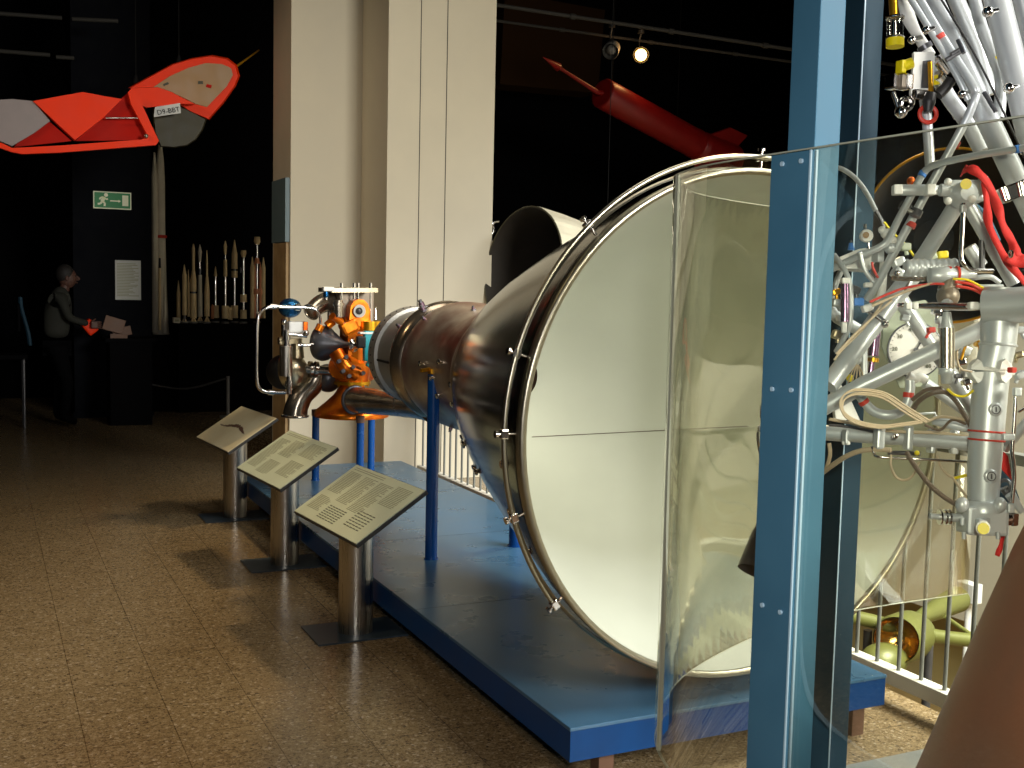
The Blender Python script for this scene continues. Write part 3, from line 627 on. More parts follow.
# arch with white bearing ring
ar=MB().m('copper'); p0=EP(360,312,7.36)
ar.prism([EP(349,326,7.36),EP(371,326,7.36),EP(370.5,312,7.36),EP(368,304,7.36),EP(364,300,7.36),EP(359,299,7.36),EP(354,301,7.36),EP(351,306,7.36),EP(350,314,7.36)],(0,.12,0)); ah=ar.build('bearing_housing',parent=gb)
MB().m('flange').lathe(EP(359,311,7.35),(0.1,-1,0),[(0,.044),(.012,.044)],32,hard=True).build('bearing_ring',parent=ah,label='pale grey bearing ring')
MB().m('hole').lathe(EP(359,311,7.335),(0.1,-1,0),[(0,.024),(.006,.024)],24,hard=True).m('gunmetal').sphere(EP(359,311,7.33),.014,12,8).build('bearing_bore',parent=ah)
MB().m('gold').cyl(EP(370,330,7.4),EP(370,321,7.4),.088,seg=32).build('gold_drum',parent=gb)
MB().m('teal').box(EP(369,346,7.2),(.075,.05,.20),bev=.006).box(EP(374,360,7.1),(.06,.05,.12),u=(1,0,-.6),bev=.006).m('whitepart').box(EP(366,333,7.2),(.10,.06,.012),bev=.002).build('teal_bracket',parent=gb,label='bright teal bracket')
# smoky housing with top plate
hs=MB().m('smoked'); hs.prism([EP(334,292,7.6),EP(350,292,7.6),EP(349,318,7.6),EP(344,321,7.6),EP(335,318,7.6)],(0,-.14,0)); hs.bb((EP(334,292).x,7.62,EP(340,322).z),(EP(379,292).x,7.66,EP(340,292).z)); hh_=hs.build('side_housing',parent=eng,label='smoky grey metal housing')
MB().m('brass').prism([EP(332,292.5,7.36),EP(378,292.5,7.36),EP(378,288,7.36),EP(332,288,7.36)],(0,.34,0)).build('top_plate',parent=hh_)
for x in (341.5,354,358,370.5): MB().m('chrome').cyl(EP(x,288.5,7.4),EP(x,283,7.4),.010,seg=8).cyl(EP(x,320,7.4),EP(x,292,7.4),.006,seg=8).build('tie_bolt',parent=hh_)
MB().m('chrome').cyl(EP(375.5,319,7.3),EP(375.5,308,7.3),.014,.006,12).build('tie_bolt',parent=hh_)
MB().m('pipe').cyl(EP(338.5,300,7.3),EP(338.5,317,7.3),.03,seg=16).cyl(EP(338.5,303,7.28),EP(338.5,306,7.28),.038,seg=16).build('small_valve',parent=hh_)
MB().m('whitepart').box(EP(328,289,7.35),(.075,.05,.03),bev=.006).m('bluefoil').cyl(EP(326,292,7.35),EP(326,297,7.35),.018,seg=12).m('chrome').cyl(EP(326,297,7.35),EP(326,300,7.35),.01,seg=10).build('sensor',parent=hh_)
# dark turbine dome and shaft
MB().m('gunmetal').lathe(EP(319,343,7.5),(EP(352,345,7.3)-EP(319,343,7.5)),[(0,.05),(.0,.115),(.03,.122),(.06,.118),(.10,.09),(.16,.05),(.2,.022),(.26,.018)],40).build('turbine_dome',parent=eng)
MB().m('chrome').lathe(EP(352,345,7.28),(EP(362,346,7.2)-EP(352,345,7.28)),[(0,.02),(.005,.045),(.02,.048),(.025,.02),(.06,.02)],24).m('hole').box(EP(361,342,7.18),(.06,.04,.08),bev=.01).build('shaft_disc',parent=eng)
MB().m('gunmetal').sphere(EP(328,378,7.6),.098,28,18,(1,1,1.02)).build('grey_tank',parent=eng)
MB().m('pipe').tube([EP(311,312,7.5),EP(321,304,7.55),EP(332,301,7.6),EP(338,306,7.6)],[.055,.065,.068,.06],20).torus(EP(311,312,7.5),EP(321,304,7.55)-EP(311,312,7.5),.055,.008,24,8).build('upper_elbow',parent=eng)
MB().m('copper').cyl(EP(327,326,7.4),EP(333,321,7.4),.03,seg=16).cyl(EP(318,331,7.4),EP(321,325,7.4),.028,seg=16).build('orange_coupling',parent=eng)
# pump sphere, elbow, actuators (left end)
sph=MB().m('brass').sphere(EP(290,371,7.6),.124,36,24).build('pump_sphere',parent=eng)
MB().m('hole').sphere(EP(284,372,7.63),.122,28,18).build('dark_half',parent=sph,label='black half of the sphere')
MB().m('pipe').tube([EP(318,372,7.6),EP(313,384,7.6),EP(303,394,7.6),EP(297,406,7.6),EP(295,416,7.6)],[.075,.076,.078,.08,.085],24,cap=(True,False)).torus(EP(295,416,7.6),(0,0,1),.088,.008,32,8).build('outlet_elbow',parent=eng)
MB().m('pipe').cyl(EP(304,369,7.55),EP(350,373,7.5),.034,seg=20).cyl(EP(309,369,7.55),EP(312,369,7.55),.055,seg=24).cyl(EP(314,369.5,7.55),EP(317,370,7.55),.058,seg=24).build('cross_pipe',parent=eng)
MB().m('brass').cyl(EP(297,358,7.55),EP(297,343,7.55),.05,.042,24).cyl(EP(290,343,7.5),EP(290,338,7.5),.082,seg=32).box(EP(282,341,7.45),(.05,.06,.05),bev=.008).build('pump_neck',parent=sph)
ac=MB().m('steel').cyl(EP(286,376,7.4),EP(286,346,7.4),.042,seg=28).build('actuator',parent=eng)
MB().m('chrome').cyl(EP(286.5,346,7.4),EP(286.5,330,7.4),.018,seg=14).cyl(EP(286.5,340,7.4),EP(286.5,336,7.4),.026,seg=14).cyl(EP(289,376,7.4),EP(289,394,7.4),.018,seg=14).cyl(EP(289,381,7.4),EP(289,386,7.4),.025,seg=14).build('actuator_rod',parent=ac)
MB().m('whitepart').box(EP(296,327,7.5),(.12,.10,.075),bev=.012).m('copper').box(EP(304,326,7.48),(.03,.10,.06),bev=.006).m('chrome').cyl(EP(288,334,7.44),EP(307,336,7.44),.014,seg=12).sphere(EP(306,333,7.42),.022,12,8).build('valve_block',parent=eng,label='white valve block')
MB().m('chrome').sphere(EP(284,322,7.5),.022,12,8).cyl(EP(284,319,7.55),EP(284,336,7.55),.02,seg=12).build('small_valve',parent=eng)
MB().m('bluefoil').sphere(EP(290,308,7.5),.078,20,12,(1.0,1,.85)).build('blue_foil_cap',parent=eng,label='crumpled shiny blue foil cap')
MB().m('chrome').tube([EP(x,y,7.42) for x,y in [(297,307.5),(285,307),(273,306.5),(264,309),(258.5,316),(257,328),(256.5,350),(256.5,375),(258,386),(263,391),(272,392.5),(289,392.5)]],.0125,12).build('feed_line',parent=eng,label='bright bent steel loop line')
MB().m('chrome').cyl(EP(270,306.5,7.42),EP(276,306.7,7.42),.02,seg=12).cyl(EP(268,392,7.42),EP(274,392.6,7.42),.02,seg=12).cyl(EP(295,307,7.42),EP(300,307.5,7.42),.024,seg=12).build('line_nut',parent=eng)
MB().m('chrome').tube([EP(x,y,7.4) for x,y in [(300,307.5),(311,308),(318,312),(320.5,321),(319.5,333),(316,341),(309,345),(298,345)]],.010,12).build('feed_line',parent=eng)
# support posts
def spost(x,y,zt,r=.03,name='support_post'): return MB().m('post').cyl((x,y,.25),(x,y,zt),r,seg=24).cyl((x,y,.25),(x,y,.256),r*1.2,seg=24).build(name,parent=eng,label='round blue post')
sp1=spost(2.07,5.27,1.20,.031); MB().m('gold').box((2.07,5.27,1.215),(.05,.05,.03),bev=.004).box((2.05,5.28,1.225),(.11,.02,.02),u=(1,.3,.1),bev=.004).m('chrome').cyl((2.07,5.27,1.2),(2.07,5.27,1.25),.012,seg=10).build('clamp',parent=sp1)
spost(2.60,5.38,1.0,.034)
for x,y in ((2.135,7.70),(2.315,7.235),(2.56,7.74)): 
    q=spost(x,y,zy(418),.026); MB().m('rust').cyl((x,y,zy(418)),(x,y,zy(418)+.045),.03,seg=16).build('nut',parent=q)
# ------------------------------------------------------------------ railing at the edge of the gallery
ra=thing('railing','grey metal gallery railing with upright bars behind the rocket engine','railing',(3.32,2.0,0))
MB().m('railwhite').bb((3.285,.6,.085),(3.35,8.72,.145),.004).build('bottom_rail',parent=ra)
MB().m('railing').bb((3.29,.6,1.06),(3.35,8.72,1.10),.006).build('top_rail',parent=ra)
y=1.02
while y<8.7:
    MB().m('railing').cyl((3.318,y,.14),(3.318,y,1.07),.0085,seg=12).build('baluster',parent=ra); y+=.1195
for y in (.7,2.6,4.5,6.4,8.5): MB().m('railing').bb((3.295,y-.02,0),(3.34,y+.02,.09)).build('foot',parent=ra)
# ------------------------------------------------------------------ olive engine in the lower hall
lo=thing('lower_hall_engine','olive green engine with gold foil opening on the lower floor seen through the railing','engine',(atD(900,640,7.5).x,atD(900,640,7.5).y,-3))
D_=7.5
MB().m('olivepipe').tube([atD(x,y,D_+i*.05) for i,(x,y) in enumerate([(835,616),(858,618),(900,628),(935,636),(985,642),(1040,650)])],.048,16).build('main_pipe',parent=lo)
o_=atD(896,640,D_-.1); dd=(atD(930,628,D_+.7)-o_).normalized()
MB().m('olivepipe').lathe(o_,dd,[(0,.15),(.05,.165),(.35,.17),(.6,.12),(.8,.07)],32,(False,True)).build('casing',parent=lo)
MB().m('goldfoil').lathe(o_+dd*.005,dd,[(0,.145),(.12,.12),(.16,.02)],24,(False,True)).build('foil_lining',parent=lo,label='crumpled gold foil')
MB().m('olivepipe').lathe(atD(905,625,D_+.3),(atD(960,598,D_+1.2)-atD(905,625,D_+.3)),[(0,.02),(.3,.05),(.7,.08),(1.1,.10)],28).build('cone',parent=lo)
MB().m('olivepipe').sphere(atD(884,660,D_-.05),.14,24,14,(1.2,1,.8)).build('sump',parent=lo)
MB().m('olivepipe').tube([atD(944,616,D_+.2),atD(970,634,D_+.25),atD(1000,655,D_+.3)],.015).build('brace',parent=lo)
for x,y in ((868,630),(929,645),(990,650)):
    p=atD(x,y,D_+.1); MB().m('gunmetal').cyl(p,V((p.x,p.y,-3)),.03,seg=12).build('leg',parent=lo)
tag(MB().m('whitepart').box(atD(969,592,10.2),(.12,.2,.18),bev=.01).cyl(atD(969,600,10.2),V((*atD(969,600,10.2).xy,-3)),.03).build('white_box'),'small white box on a stand beyond the olive engine in the lower hall','box')
# ------------------------------------------------------------------ display case
case=thing('display_case','tall acrylic display case with blue steel posts around the silver engine at the right','display case',(1.5,1.7,0))
MB().m('steelpost').bb((1.362,1.617,0),(1.420,1.692,6.59),.002).build('post',parent=case,label='light blue steel post in front')
MB().m('steelpost2').bb((1.812,2.002,0),(1.868,2.085,6.59),.002).m('seam').bb((1.8105,2.0005,0),(1.8135,2.0025,6.59)).build('post',parent=case,label='blue steel post behind, shade painted into its colour')
cp=MB().m('steelpost').bb((1.346,1.606,.2),(1.354,1.718,1.905),.001).build('clamp_plate',parent=case)
for (x,y) in ((783,164),(802,161),(773,389),(792,390),(763,605),(781,612)):
    p=atX(x,y,1.345); MB().m('seam').cyl(p,p+V((-.004,0,0)),.0045,seg=14).build('screw',parent=cp)
MB().m('seam').bb((1.344,1.604,.2),(1.347,1.608,1.905)).bb((1.355,1.602,.2),(1.359,1.606,1.905)).build('edge_strip',parent=case,label='pale edge strip')
path=[(1.358,.35),(1.358,.8),(1.358,1.3),(1.358,1.75),(1.368,1.95),(1.40,2.08),(1.445,2.19),(1.51,2.28),(1.59,2.36),(1.68,2.48),(1.82,2.59),(2.02,2.70),(2.23,2.79),(2.5,2.86),(2.8,2.89),(3.24,2.90)]
P3=[V((x,y,0)) for x,y in path]
def smoothpath(pts,k=5):
    Q=[pts[0]*2-pts[1]]+pts+[pts[-1]*2-pts[-2]];o=[]
    for i in range(1,len(Q)-2):
        for j in range(k):
            t=j/k;a,b,c,d=Q[i-1:i+3]; o.append(.5*((2*b)+(c-a)*t+(2*a-5*b+4*c-d)*t*t+(3*b-a-3*c+d)*t**3))
    return o+[pts[-1]]
S=smoothpath(P3)
def sheet(mb,pts,z0,z1,th):
    nrm=[]
    for i in range(len(pts)):
        d=(pts[min(i+1,len(pts)-1)]-pts[max(i-1,0)]).normalized(); nrm.append(V((-d.y,d.x,0))*th/2)
    n=len(mb.v)
    for p,q in zip(pts,nrm): mb.v+=[p+q+V((0,0,z0)),p-q+V((0,0,z0)),p-q+V((0,0,z1)),p+q+V((0,0,z1))]
    for i in range(len(pts)-1):
        for k in range(4): k2=(k+1)%4; mb.quad([n+i*4+k,n+i*4+k2,n+i*4+4+k2,n+i*4+4+k],k%2==1)
    mb.quad([n,n+1,n+2,n+3]); mb.quad([n+4*len(pts)-4+k for k in range(4)]); return mb
pane=sheet(MB().m('glass'),S,.572,1.908,.006).build('acrylic_panel',parent=case)
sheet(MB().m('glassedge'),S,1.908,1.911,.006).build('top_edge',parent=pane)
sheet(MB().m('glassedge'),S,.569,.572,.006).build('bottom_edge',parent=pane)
MB().m('glassedge').bb((1.420,2.140,.572),(1.426,2.150,1.908)).build('bend_highlight',parent=pane,label='pale strip standing in for the highlight at the bend')  # pale strip drawn as the highlight where the sheet curves away
MB().m('railing').bb((2.3,.9,0.001),(3.22,2.90,.012)).build('floor_plate',parent=case,label='dark grey floor plate')
# ------------------------------------------------------------------ silver engine and thrust frame inside the case
fr=thing('engine_thrust_frame','silver tubular rocket engine frame with valves, cables and gauge inside the display case','engine frame',(1.95,1.5,.5))
PX=1/F
def T(name,pts,rpx,m='silver',label=None,seg=14,sm=6,cap=(True,True),par=None):
    """pts: (px,py,depth)"""
    p=[atD(x,y,d) for x,y,d in pts]
    r=[ (rpx if isinstance(rpx,(int,float)) else rpx[i])*pts[i][2]*PX for i in range(len(pts))]
    return MB().m(m).tube(p,r,seg,smooth=sm,cap=cap).build(name,parent=par or fr,label=label)
def band(x,y,d,dx,dy,w,r,m,name='band',par=None,dd=0):
    a=atD(x-dx*w/2,y-dy*w/2,d-dd);b=atD(x+dx*w/2,y+dy*w/2,d+dd); return MB().m(m).cyl(a,b,r*d*PX,seg=18).build(name,parent=par or fr)
def bx(name,x,y,d,w,h,dep,m,rot=0,bev=.003,label=None,par=None):
    c,s=math.cos(math.radians(rot)),math.sin(math.radians(rot)); u=right*c-up*s; ww=-fwd
    return MB().m(m).box(atD(x,y,d),(w*d*PX,h*d*PX,dep),u=u,w=ww,bev=bev).build(name,parent=fr if par is None else par,label=label)
# upper bundle
T('strut',[(922,-20,2.35),(996,137,2.2),(1045,240,2.12)],11,'silverlight',sm=0)
st1=T('fuel_line',[(914,-10,2.28),(940,34,2.24),(972,84,2.2),(976,94,2.2),(973,104,2.2),(961,130,2.22),(918,208,2.28),(879,280,2.34),(867,300,2.36)],4.3)
T('fuel_line',[(905,-10,2.26),(930,30,2.24),(958,78,2.22),(968,100,2.22)],3.2)
T('cable',[(938,-6,2.1),(980,64,2.08),(1026,160,2.06)],1.1,'blackcable')
for (x,y,x2,y2) in ((958,40,964,53),(984,92,996,112)): T('cable_sleeve',[(x,y,2.08),(x2,y2,2.07)],2.2,'gunmetal',sm=0)
T('strut',[(946,-24,2.55),(978,50,2.55),(990,95,2.55)],8,sm=0)
T('strut',[(992,-20,2.3),(1012,60,2.28),(1034,150,2.25)],13,'silverlight',sm=0)
T('strut',[(1019,-10,2.2),(1036,60,2.2)],8,'silverlight',sm=0)
g1=T('drain_pipe',[(969,-22,2.45),(976,5,2.45),(982,28,2.44),(994,58,2.43),(1001,80,2.43),(999,118,2.43)],6)
band(996,60,2.43,.4,.9,6,6.4,'yellow','yellow_band',g1)
T('vent_line',[(902,-8,2.45),(908,16,2.45),(917,34,2.44),(930,56,2.43)],[6,7,5,6],'whitepart')
T('vent_line',[(930,60,2.43),(948,96,2.42),(965,120,2.4),(982,152,2.38)],7.5,'silverlight')
for x,y in ((988,12),(1009,88),(926,30),(912,40),(962,94)):
    r_=.011 if x>980 else .008
    MB().m('chrome').sphere(atD(x,y,2.2),r_,16,10).cyl(atD(x,y,2.2),atD(x+8,y-2,2.24),.006,seg=10).build('ball_nut',parent=fr)
band(940,36.5,2.235,.5,.86,5,5,'redband','red_band'); band(953,56,2.2,.87,-.5,16,2.4,'gunmetal','clamp_ring'); band(957,51,2.2,.87,-.5,14,2.2,'gunmetal','clamp_ring')
for x,y in ((925,47),(960,114),(936,60)): band(x,y,2.42,.5,.86,5,7.5,'gunmetal','pipe_clip')
# glass sensor with yellow cap
sg=MB().m('glass').cyl(atD(895,36,2.3),atD(895,18,2.3),.0165,seg=24).build('glass_sensor',parent=fr)
MB().m('yellow').cyl(atD(895,47,2.3),atD(895,38,2.3),.018,seg=24).build('yellow_cap',parent=sg)
MB().m('gold').cyl(atD(894,17,2.3),atD(893,-4,2.3),.009,seg=16).m('chrome').cyl(atD(894,36,2.3),atD(894,19,2.3),.006,seg=12).torus(atD(895,18,2.3),up,.017,.003,24,8).torus(atD(895,38,2.3),up,.017,.0025,24,8).build('neck',parent=sg)
# valve box
vb=MB().m('whitepart'); 
def fpt(x,y,d): return atD(x,y,d)
ring_=[(914,52),(934,52),(935,57),(933,92),(932,97),(912,97),(911,92),(914,60)]
vb.prism([fpt(x,y,2.3) for x,y in ring_],fwd*.012); vbo=vb.build('valve_box',parent=fr)
MB().m('gunmetal').prism([fpt(x,y,2.298) for x,y in [(923,61),(931,60),(930,88),(921,88)]],fwd*.004).m('gold').cyl(fpt(930,62,2.29),fpt(931,93,2.29),.005,seg=10).build('cover_window',parent=vbo)
MB().m('chrome').box(fpt(923,95,2.29),(.05,.012,.02),bev=.003).cyl(fpt(936,60,2.3),fpt(946,72,2.32),.010,seg=12).cyl(fpt(938,75,2.3),fpt(945,84,2.32),.012,seg=12).build('fitting',parent=vbo)
MB().m('yellow').box(fpt(901,67,2.28),(.012,.02,.026),bev=.003).cyl(fpt(903,66,2.28),fpt(912,63,2.28),.011,seg=16).build('yellow_knob',parent=vbo)
MB().m('yellow').box(fpt(937,79,2.31),(.02,.015,.02),u=(1,.2,.5),bev=.003).build('yellow_nut',parent=vbo)
MB().m('chrome').box(fpt(893,82,2.29),(.022,.03,.03),bev=.004).box(fpt(905,82,2.29),(.02,.03,.032),bev=.004).m('smoked').box(fpt(899,82,2.285),(.012,.03,.028),bev=.003).build('solenoid',parent=vbo)
MB().m('chrome').tube([fpt(893,92,2.29),fpt(897,104,2.29),fpt(899,111,2.29)],.005).torus(fpt(906,104,2.285),fwd,.011,.005,20,8).sphere(fpt(901,112,2.285),.013,14,10).tube([fpt(911,95,2.29),fpt(913,103,2.29),fpt(906,110,2.285)],.004).build('hook',parent=vbo)
MB().m('blackcable').tube([fpt(931,93,2.27),fpt(929,102,2.27),fpt(928,112,2.27)],[.011,.013,.008],14).tube([fpt(951,80,2.27),fpt(945,88,2.27),fpt(938,95,2.27)],.011,12).build('rubber_boot',parent=vbo)
T('feed_pipe',[(924,98,2.32),(927,120,2.32),(930,165,2.32)],5,'silverlight')
MB().m('redband').torus(atD(928,114,2.28),fwd,.017,.0045,28,8).build('red_ring',parent=vbo)
# blue banded line
bl=T('oxidiser_line',[(1036,145,2.0),(1018,149,2.02),(985,154,2.06),(949,161,2.12),(930,167,2.16),(921,177,2.18),(909,200,2.2),(898,220,2.22),(888,240,2.24),(878,248,2.25),(859,256,2.27),(840,265,2.3),(826,272,2.32)],3.6)
band(1018,149,2.02,.98,-.14,6,4.1,'blueband','blue_band',bl); band(922.5,174,2.175,-.45,.9,5,4.1,'blueband','blue_band',bl); band(861,255,2.27,.9,-.4,5,4,'blueband','blue_band',bl)
band(955,144,2.25,-.45,.9,6,4.9,'redband','red_band'); band(911,225,2.29,-.45,.9,5,4.9,'redband','red_band')
for x,y in ((905,207),(916,213)): band(x,y,2.24,-.45,.9,7,6,'gunmetal','pipe_clamp')
T('clamp_bolt',[(905,207,2.22),(916,213,2.24)],2.4,'chrome',sm=0)
# T valve
hv=T('relief_valve',[(894,190,2.15),(901,190,2.15),(902,190,2.15),(930,190,2.16),(942,190,2.17)],[4.2,4.2,5.6,5.6,4.5],sm=0)
bx('valve_head',897,190,2.14,9,10,.02,'whitepart',par=hv); bx('hex_nut',930,190,2.14,9,11,.022,'whitepart',par=hv)
cb=bx('valve_body',964,192,2.17,36,22,.04,'silver',0,.008)
MB().m('silver').lathe(atD(966,194,2.14),-fwd,[(-.02,.026),(.0,.024),(.01,.014)],24).build('boss',parent=cb)
MB().m('yellow').cyl(atD(966,184,2.12),atD(966,184,2.108),.010,seg=20).build('yellow_cap',parent=cb)
MB().m('silver').cyl(atD(940,190,2.16),atD(957,191,2.16),.012,seg=16).build('stub',parent=cb)
for x,y in ((948,182),(948,201),(972,199)): MB().m('whitepart').sphere(atD(x,y,2.13),.0075,12,8).build('bolt',parent=cb)
bx('side_plate',983,186,2.15,5,18,.03,'whitepart',0,.003,par=cb)
T('leg_strut',[(957,204,2.2),(919,264,2.3)],8,sm=0); T('leg_strut',[(968,204,2.2),(1014,284,2.2)],7,sm=0)
T('leg_strut',[(974,205,2.25),(986,214,2.3),(998,240,2.35)],2.6,'steelpost',sm=0)
T('thin_line',[(963,203,2.12),(963,212,2.12),(962,235,2.12),(961,255,2.12),(964,264,2.12),(972,270,2.13),(992,271,2.15)],2.4,'chrome')
bx('line_nut',963,209,2.12,6,8,.014,'silver')
# bellows
be=MB().m('silver'); a=atD(904,268,2.25);b=atD(957,267,2.25); L_=(b-a).length; pr=[(0,.008)]
for k in range(9): pr+=[(L_*(k/9+.01),.0165-(.004 if k in(0,) else 0)),(L_*(k/9+.06),.0185),(L_*(k/9+.10),.0155)]
pr+=[(L_,.008)]; be.lathe(a,b-a,pr,24).build('bellows',parent=fr)
v2=MB().m('silver').lathe(atD(928,276,2.2),atD(975,274,2.2)-atD(928,276,2.2),[(0,.008),(.003,.016),(.045,.017),(.048,.014),(.07,.014),(.072,.010),(.094,.008)],24).build('regulator',parent=fr)
for x in (949,957): band(x,274,2.2,1,0,2.5,7.9,'redband','red_band',v2)
T('cross_line',[(892,278,2.2),(905,279,2.2),(925,279,2.2)],2.6,'pipe'); T('cross_line',[(972,278,2.25),(990,277,2.25),(1000,283,2.25)],2.6,'silver')
T('cross_line',[(975,286,2.25),(1003,286,2.25)],1.8,'silver',sm=0)
bx('joint',897,273,2.22,10,10,.03,'silver',30,.006); MB().m('chrome').sphere(atD(897,273,2.2),.006,10,8).build('bolt',parent=fr)
T('stub_strut',[(969,247,2.35),(981,266,2.35)],7,'silverlight',sm=0); T('stub_strut',[(982,240,2.2),(982,270,2.2)],3,'gunmetal',sm=0)
# large struts
s1_=T('strut',[(915,272,2.35),(892,300,2.32),(828,386,2.25)],9.5,sm=0)
T('strut',[(995,322,2.2),(984,328,2.2),(863,385,2.25),(822,408,2.28)],8.5,sm=0)
T('strut',[(899,296,2.42),(908,311,2.42),(933,348,2.42),(961,389,2.42),(990,436,2.42)],[7.5,7.5,7,7,7],sm=0)
T('strut',[(925,383,2.5),(950,400,2.5),(985,425,2.5)],5.5,sm=0)
for x,y in ((878,318),(846,356)): band(x,y,2.3,-.6,.8,2,10.2,'gunmetal','strap',s1_)
T('clamp_bolt',[(868,312,2.25),(885,324,2.25)],1.4,'chrome',sm=0); MB().m('chrome').sphere(atD(885,324,2.23),.008,12,8).build('clamp_nut',parent=fr)
# dial gauge
da=atD(914,350,2.5)
MB().m('dialback').prism([atD(x,y,2.53) for x,y in [(884,314),(890,305),(905,303),(925,300),(938,310),(938,385),(900,388),(884,352),(882,346)]],fwd*.008).build('gauge_plate',parent=fr,label='grey green gauge plate')
dl=MB().m('dial').lathe(da,-fwd,[(0,.060),(.010,.060)],48,hard=True).build('gauge_dial',parent=fr,label='white numbered dial')
MB().m('gunmetal').torus(da-fwd*.008,fwd,.0605,.0025,48,8).build('bezel',parent=dl)
MB().m('gunmetal').cyl(da-fwd*.013,da-fwd*.013+(right*.6+up*.95).normalized()*.026,.0018,seg=8).cyl(da-fwd*.008,da-fwd*.016,.005,seg=14).build('needle',parent=dl)
g=MB().m('inkdark')
for k,tx in enumerate(['10','20','30','40','50','60','70','80']):
    an=math.radians(215-k*38); p=da-fwd*.0115+(right*math.cos(an)+up*math.sin(an))*.046; g.text(tx,.013,p-right*.0075-up*.0045,right,up,.0012)
for k in range(29):
    an=math.radians(215-k*9.5); e=right*math.cos(an)+up*math.sin(an); g.box(da-fwd*.0108+e*.056,(.004,.001,.001),u=e,w=-fwd)
g.build('dial_figures',parent=dl)
MB().m('whitepart').tube([atD(x,y,2.48) for x,y in [(908,376),(914,379),(920,377),(926,380)]],.010,12).build('dial_bracket',parent=fr)
# vertical actuator + turnbuckle
av=MB().m('pipe').cyl(atD(947,328,2.12),atD(947,369,2.12),.0135,seg=24).build('damper',parent=fr)
MB().m('silver').lathe(atD(946.5,368,2.12),-up,[(0,.013),(.002,.0145),(.012,.0145),(.014,.010),(.026,.010),(.030,.007)],20).cyl(atD(947,312,2.12),atD(947,328,2.12),.007,.012,16).sphere(atD(947,305,2.14),.012,14,10).build('damper_end',parent=av)
tb=T('turnbuckle',[(898,305,2.1),(905,305,2.1),(920,306,2.1),(933,306,2.1),(968,307,2.1),(984,307,2.1)],[2.2,2.4,2.6,4,4,3],'chrome',sm=0)
for x,w_,h_ in ((908,6,7),(915,5,7),(973,9,8),(980,5,6)): bx('hex_nut',x,306,2.09,w_,h_,.016,'whitepart',par=tb)
MB().m('smoked').tube([atD(945,292,2.2),atD(950,280,2.2),atD(955,290,2.2)],.016).sphere(atD(948,296,2.2),.022,16,10).build('elbow_fitting',parent=fr)
for pts,m_,r in (([(870,302),(888,294),(905,288),(930,284),(944,284)],'redband',1.3),([(872,306),(890,298),(910,290),(932,283)],'cable',1.4),([(955,282),(970,284),(984,292),(992,300)],'redband',1.5),([(953,279),(968,280),(985,289),(996,296)],'yellow',1.1),([(956,286),(972,289),(986,296)],'redband',1.5),([(836,354),(853,336),(872,318),(892,300)],'cable',1.3)):
    T('wire',[(x,y,2.12) for x,y in pts],r,m_,seg=8)
# main vertical tube
col_=MB().m('silver'); 
def rr_(px,d=2.1): return px*d*PX
pA=atD(1003,289,2.1);pB=atD(999,326,2.1);pC=atD(998,345,2.1);pD=atD(993,366,2.1);pE=atD(989,400,2.1);pF=atD(984,470,2.1);pG=atD(983,505,2.1)
col_.tube([pA,pB,pC,pD,pE,pF,pG],[rr_(18),rr_(18),rr_(17),rr_(16.5),rr_(17),rr_(16),rr_(14.5)],32,smooth=0); mt_=col_.build('main_tube',parent=fr,label='thick upright silver tube')
MB().m('silver').tube([atD(984,307,2.1),atD(1034,304,2.05)],[rr_(17),rr_(18)],32,smooth=0).build('cross_head',parent=mt_)
MB().m('silver').torus(pC,pC-pA,rr_(17),rr_(1.6),32,8).build('collar',parent=mt_)
cl=MB().m('whitepart'); cl.torus(atD(992,371,2.1),pE-pC,rr_(19),rr_(2.2),36,8)
for s_ in (-1,1):
    for dy in (-1,1): cl.prism([atD(992+s_*8,371+dy*1,2.05),atD(992+s_*21,371+dy*1.5,2.06),atD(992+s_*20,371+dy*6,2.06),atD(992+s_*14,371+dy*12,2.05),atD(992+s_*10,371+dy*9,2.05)],fwd*.02)
cl.build('split_clamp',parent=mt_,label='white split clamp')
MB().m('redband').box(atD(1012,370,2.04),(.012,.012,.01),bev=.002).build('red_seal',parent=mt_)
for y,x in ((409,988.5),(475,984)): 
    p=atD(x,y,2.1)-fwd*rr_(16.5); MB().m('silverlight').lathe(p+fwd*.002,-fwd,[(0,rr_(7)),(.003,rr_(6.8)),(.004,rr_(4.5))],28).m('gunmetal').torus(p-fwd*.0016,fwd,rr_(4.2),.0012,24,6).m('gunmetal').box(p-fwd*.0022,(.003,.010,.001),u=right,w=-fwd).build('inspection_cap',parent=mt_)
for y in (431.5,440): MB().m('redband').torus(atD(986.5,y,2.1),pF-pE,rr_(17),rr_(1.0),40,8).build('red_band',parent=mt_)
jb=bx('junction_block',982,520,2.08,41,28,.06,'silverlight',2,.006)
MB().m('silver').lathe(atD(983,509,2.08),(atD(983,500,2.08)-atD(983,509,2.08)),[(-.005,rr_(19)),(.008,rr_(19)),(.016,rr_(15))],28).build('boot',parent=jb)
for x in (962,1000): MB().m('silverlight').sphere(atD(x,505,2.05),.012,14,10,(1,1,1.2)).build('lug',parent=jb)
for x,y in ((964,536),(998,536),(962,522)): MB().m('silver').cyl(atD(x,y-4,2.04),atD(x,y+3,2.04),.004,seg=10).build('bolt',parent=jb)
MB().m('whitepart').cyl(atD(983,527,2.04),atD(983,528,2.0),.0115,seg=20).torus(atD(983,528,2.0),fwd,.0115,.002,24,8).m('silver').box(atD(983,521,2.04),(.028,.01,.01),bev=.002).build('plug',parent=jb)
MB().m('yellow').cyl(atD(983.5,528.5,2.0),atD(983.5,528.7,1.985),.010,seg=20).build('yellow_cap',parent=jb)
sn=MB().m('silver').cyl(atD(930,516,2.08),atD(940,517,2.08),.0055,seg=14).cyl(atD(940,517,2.08),atD(962,518,2.08),.008,seg=16).build('side_nozzle',parent=jb)
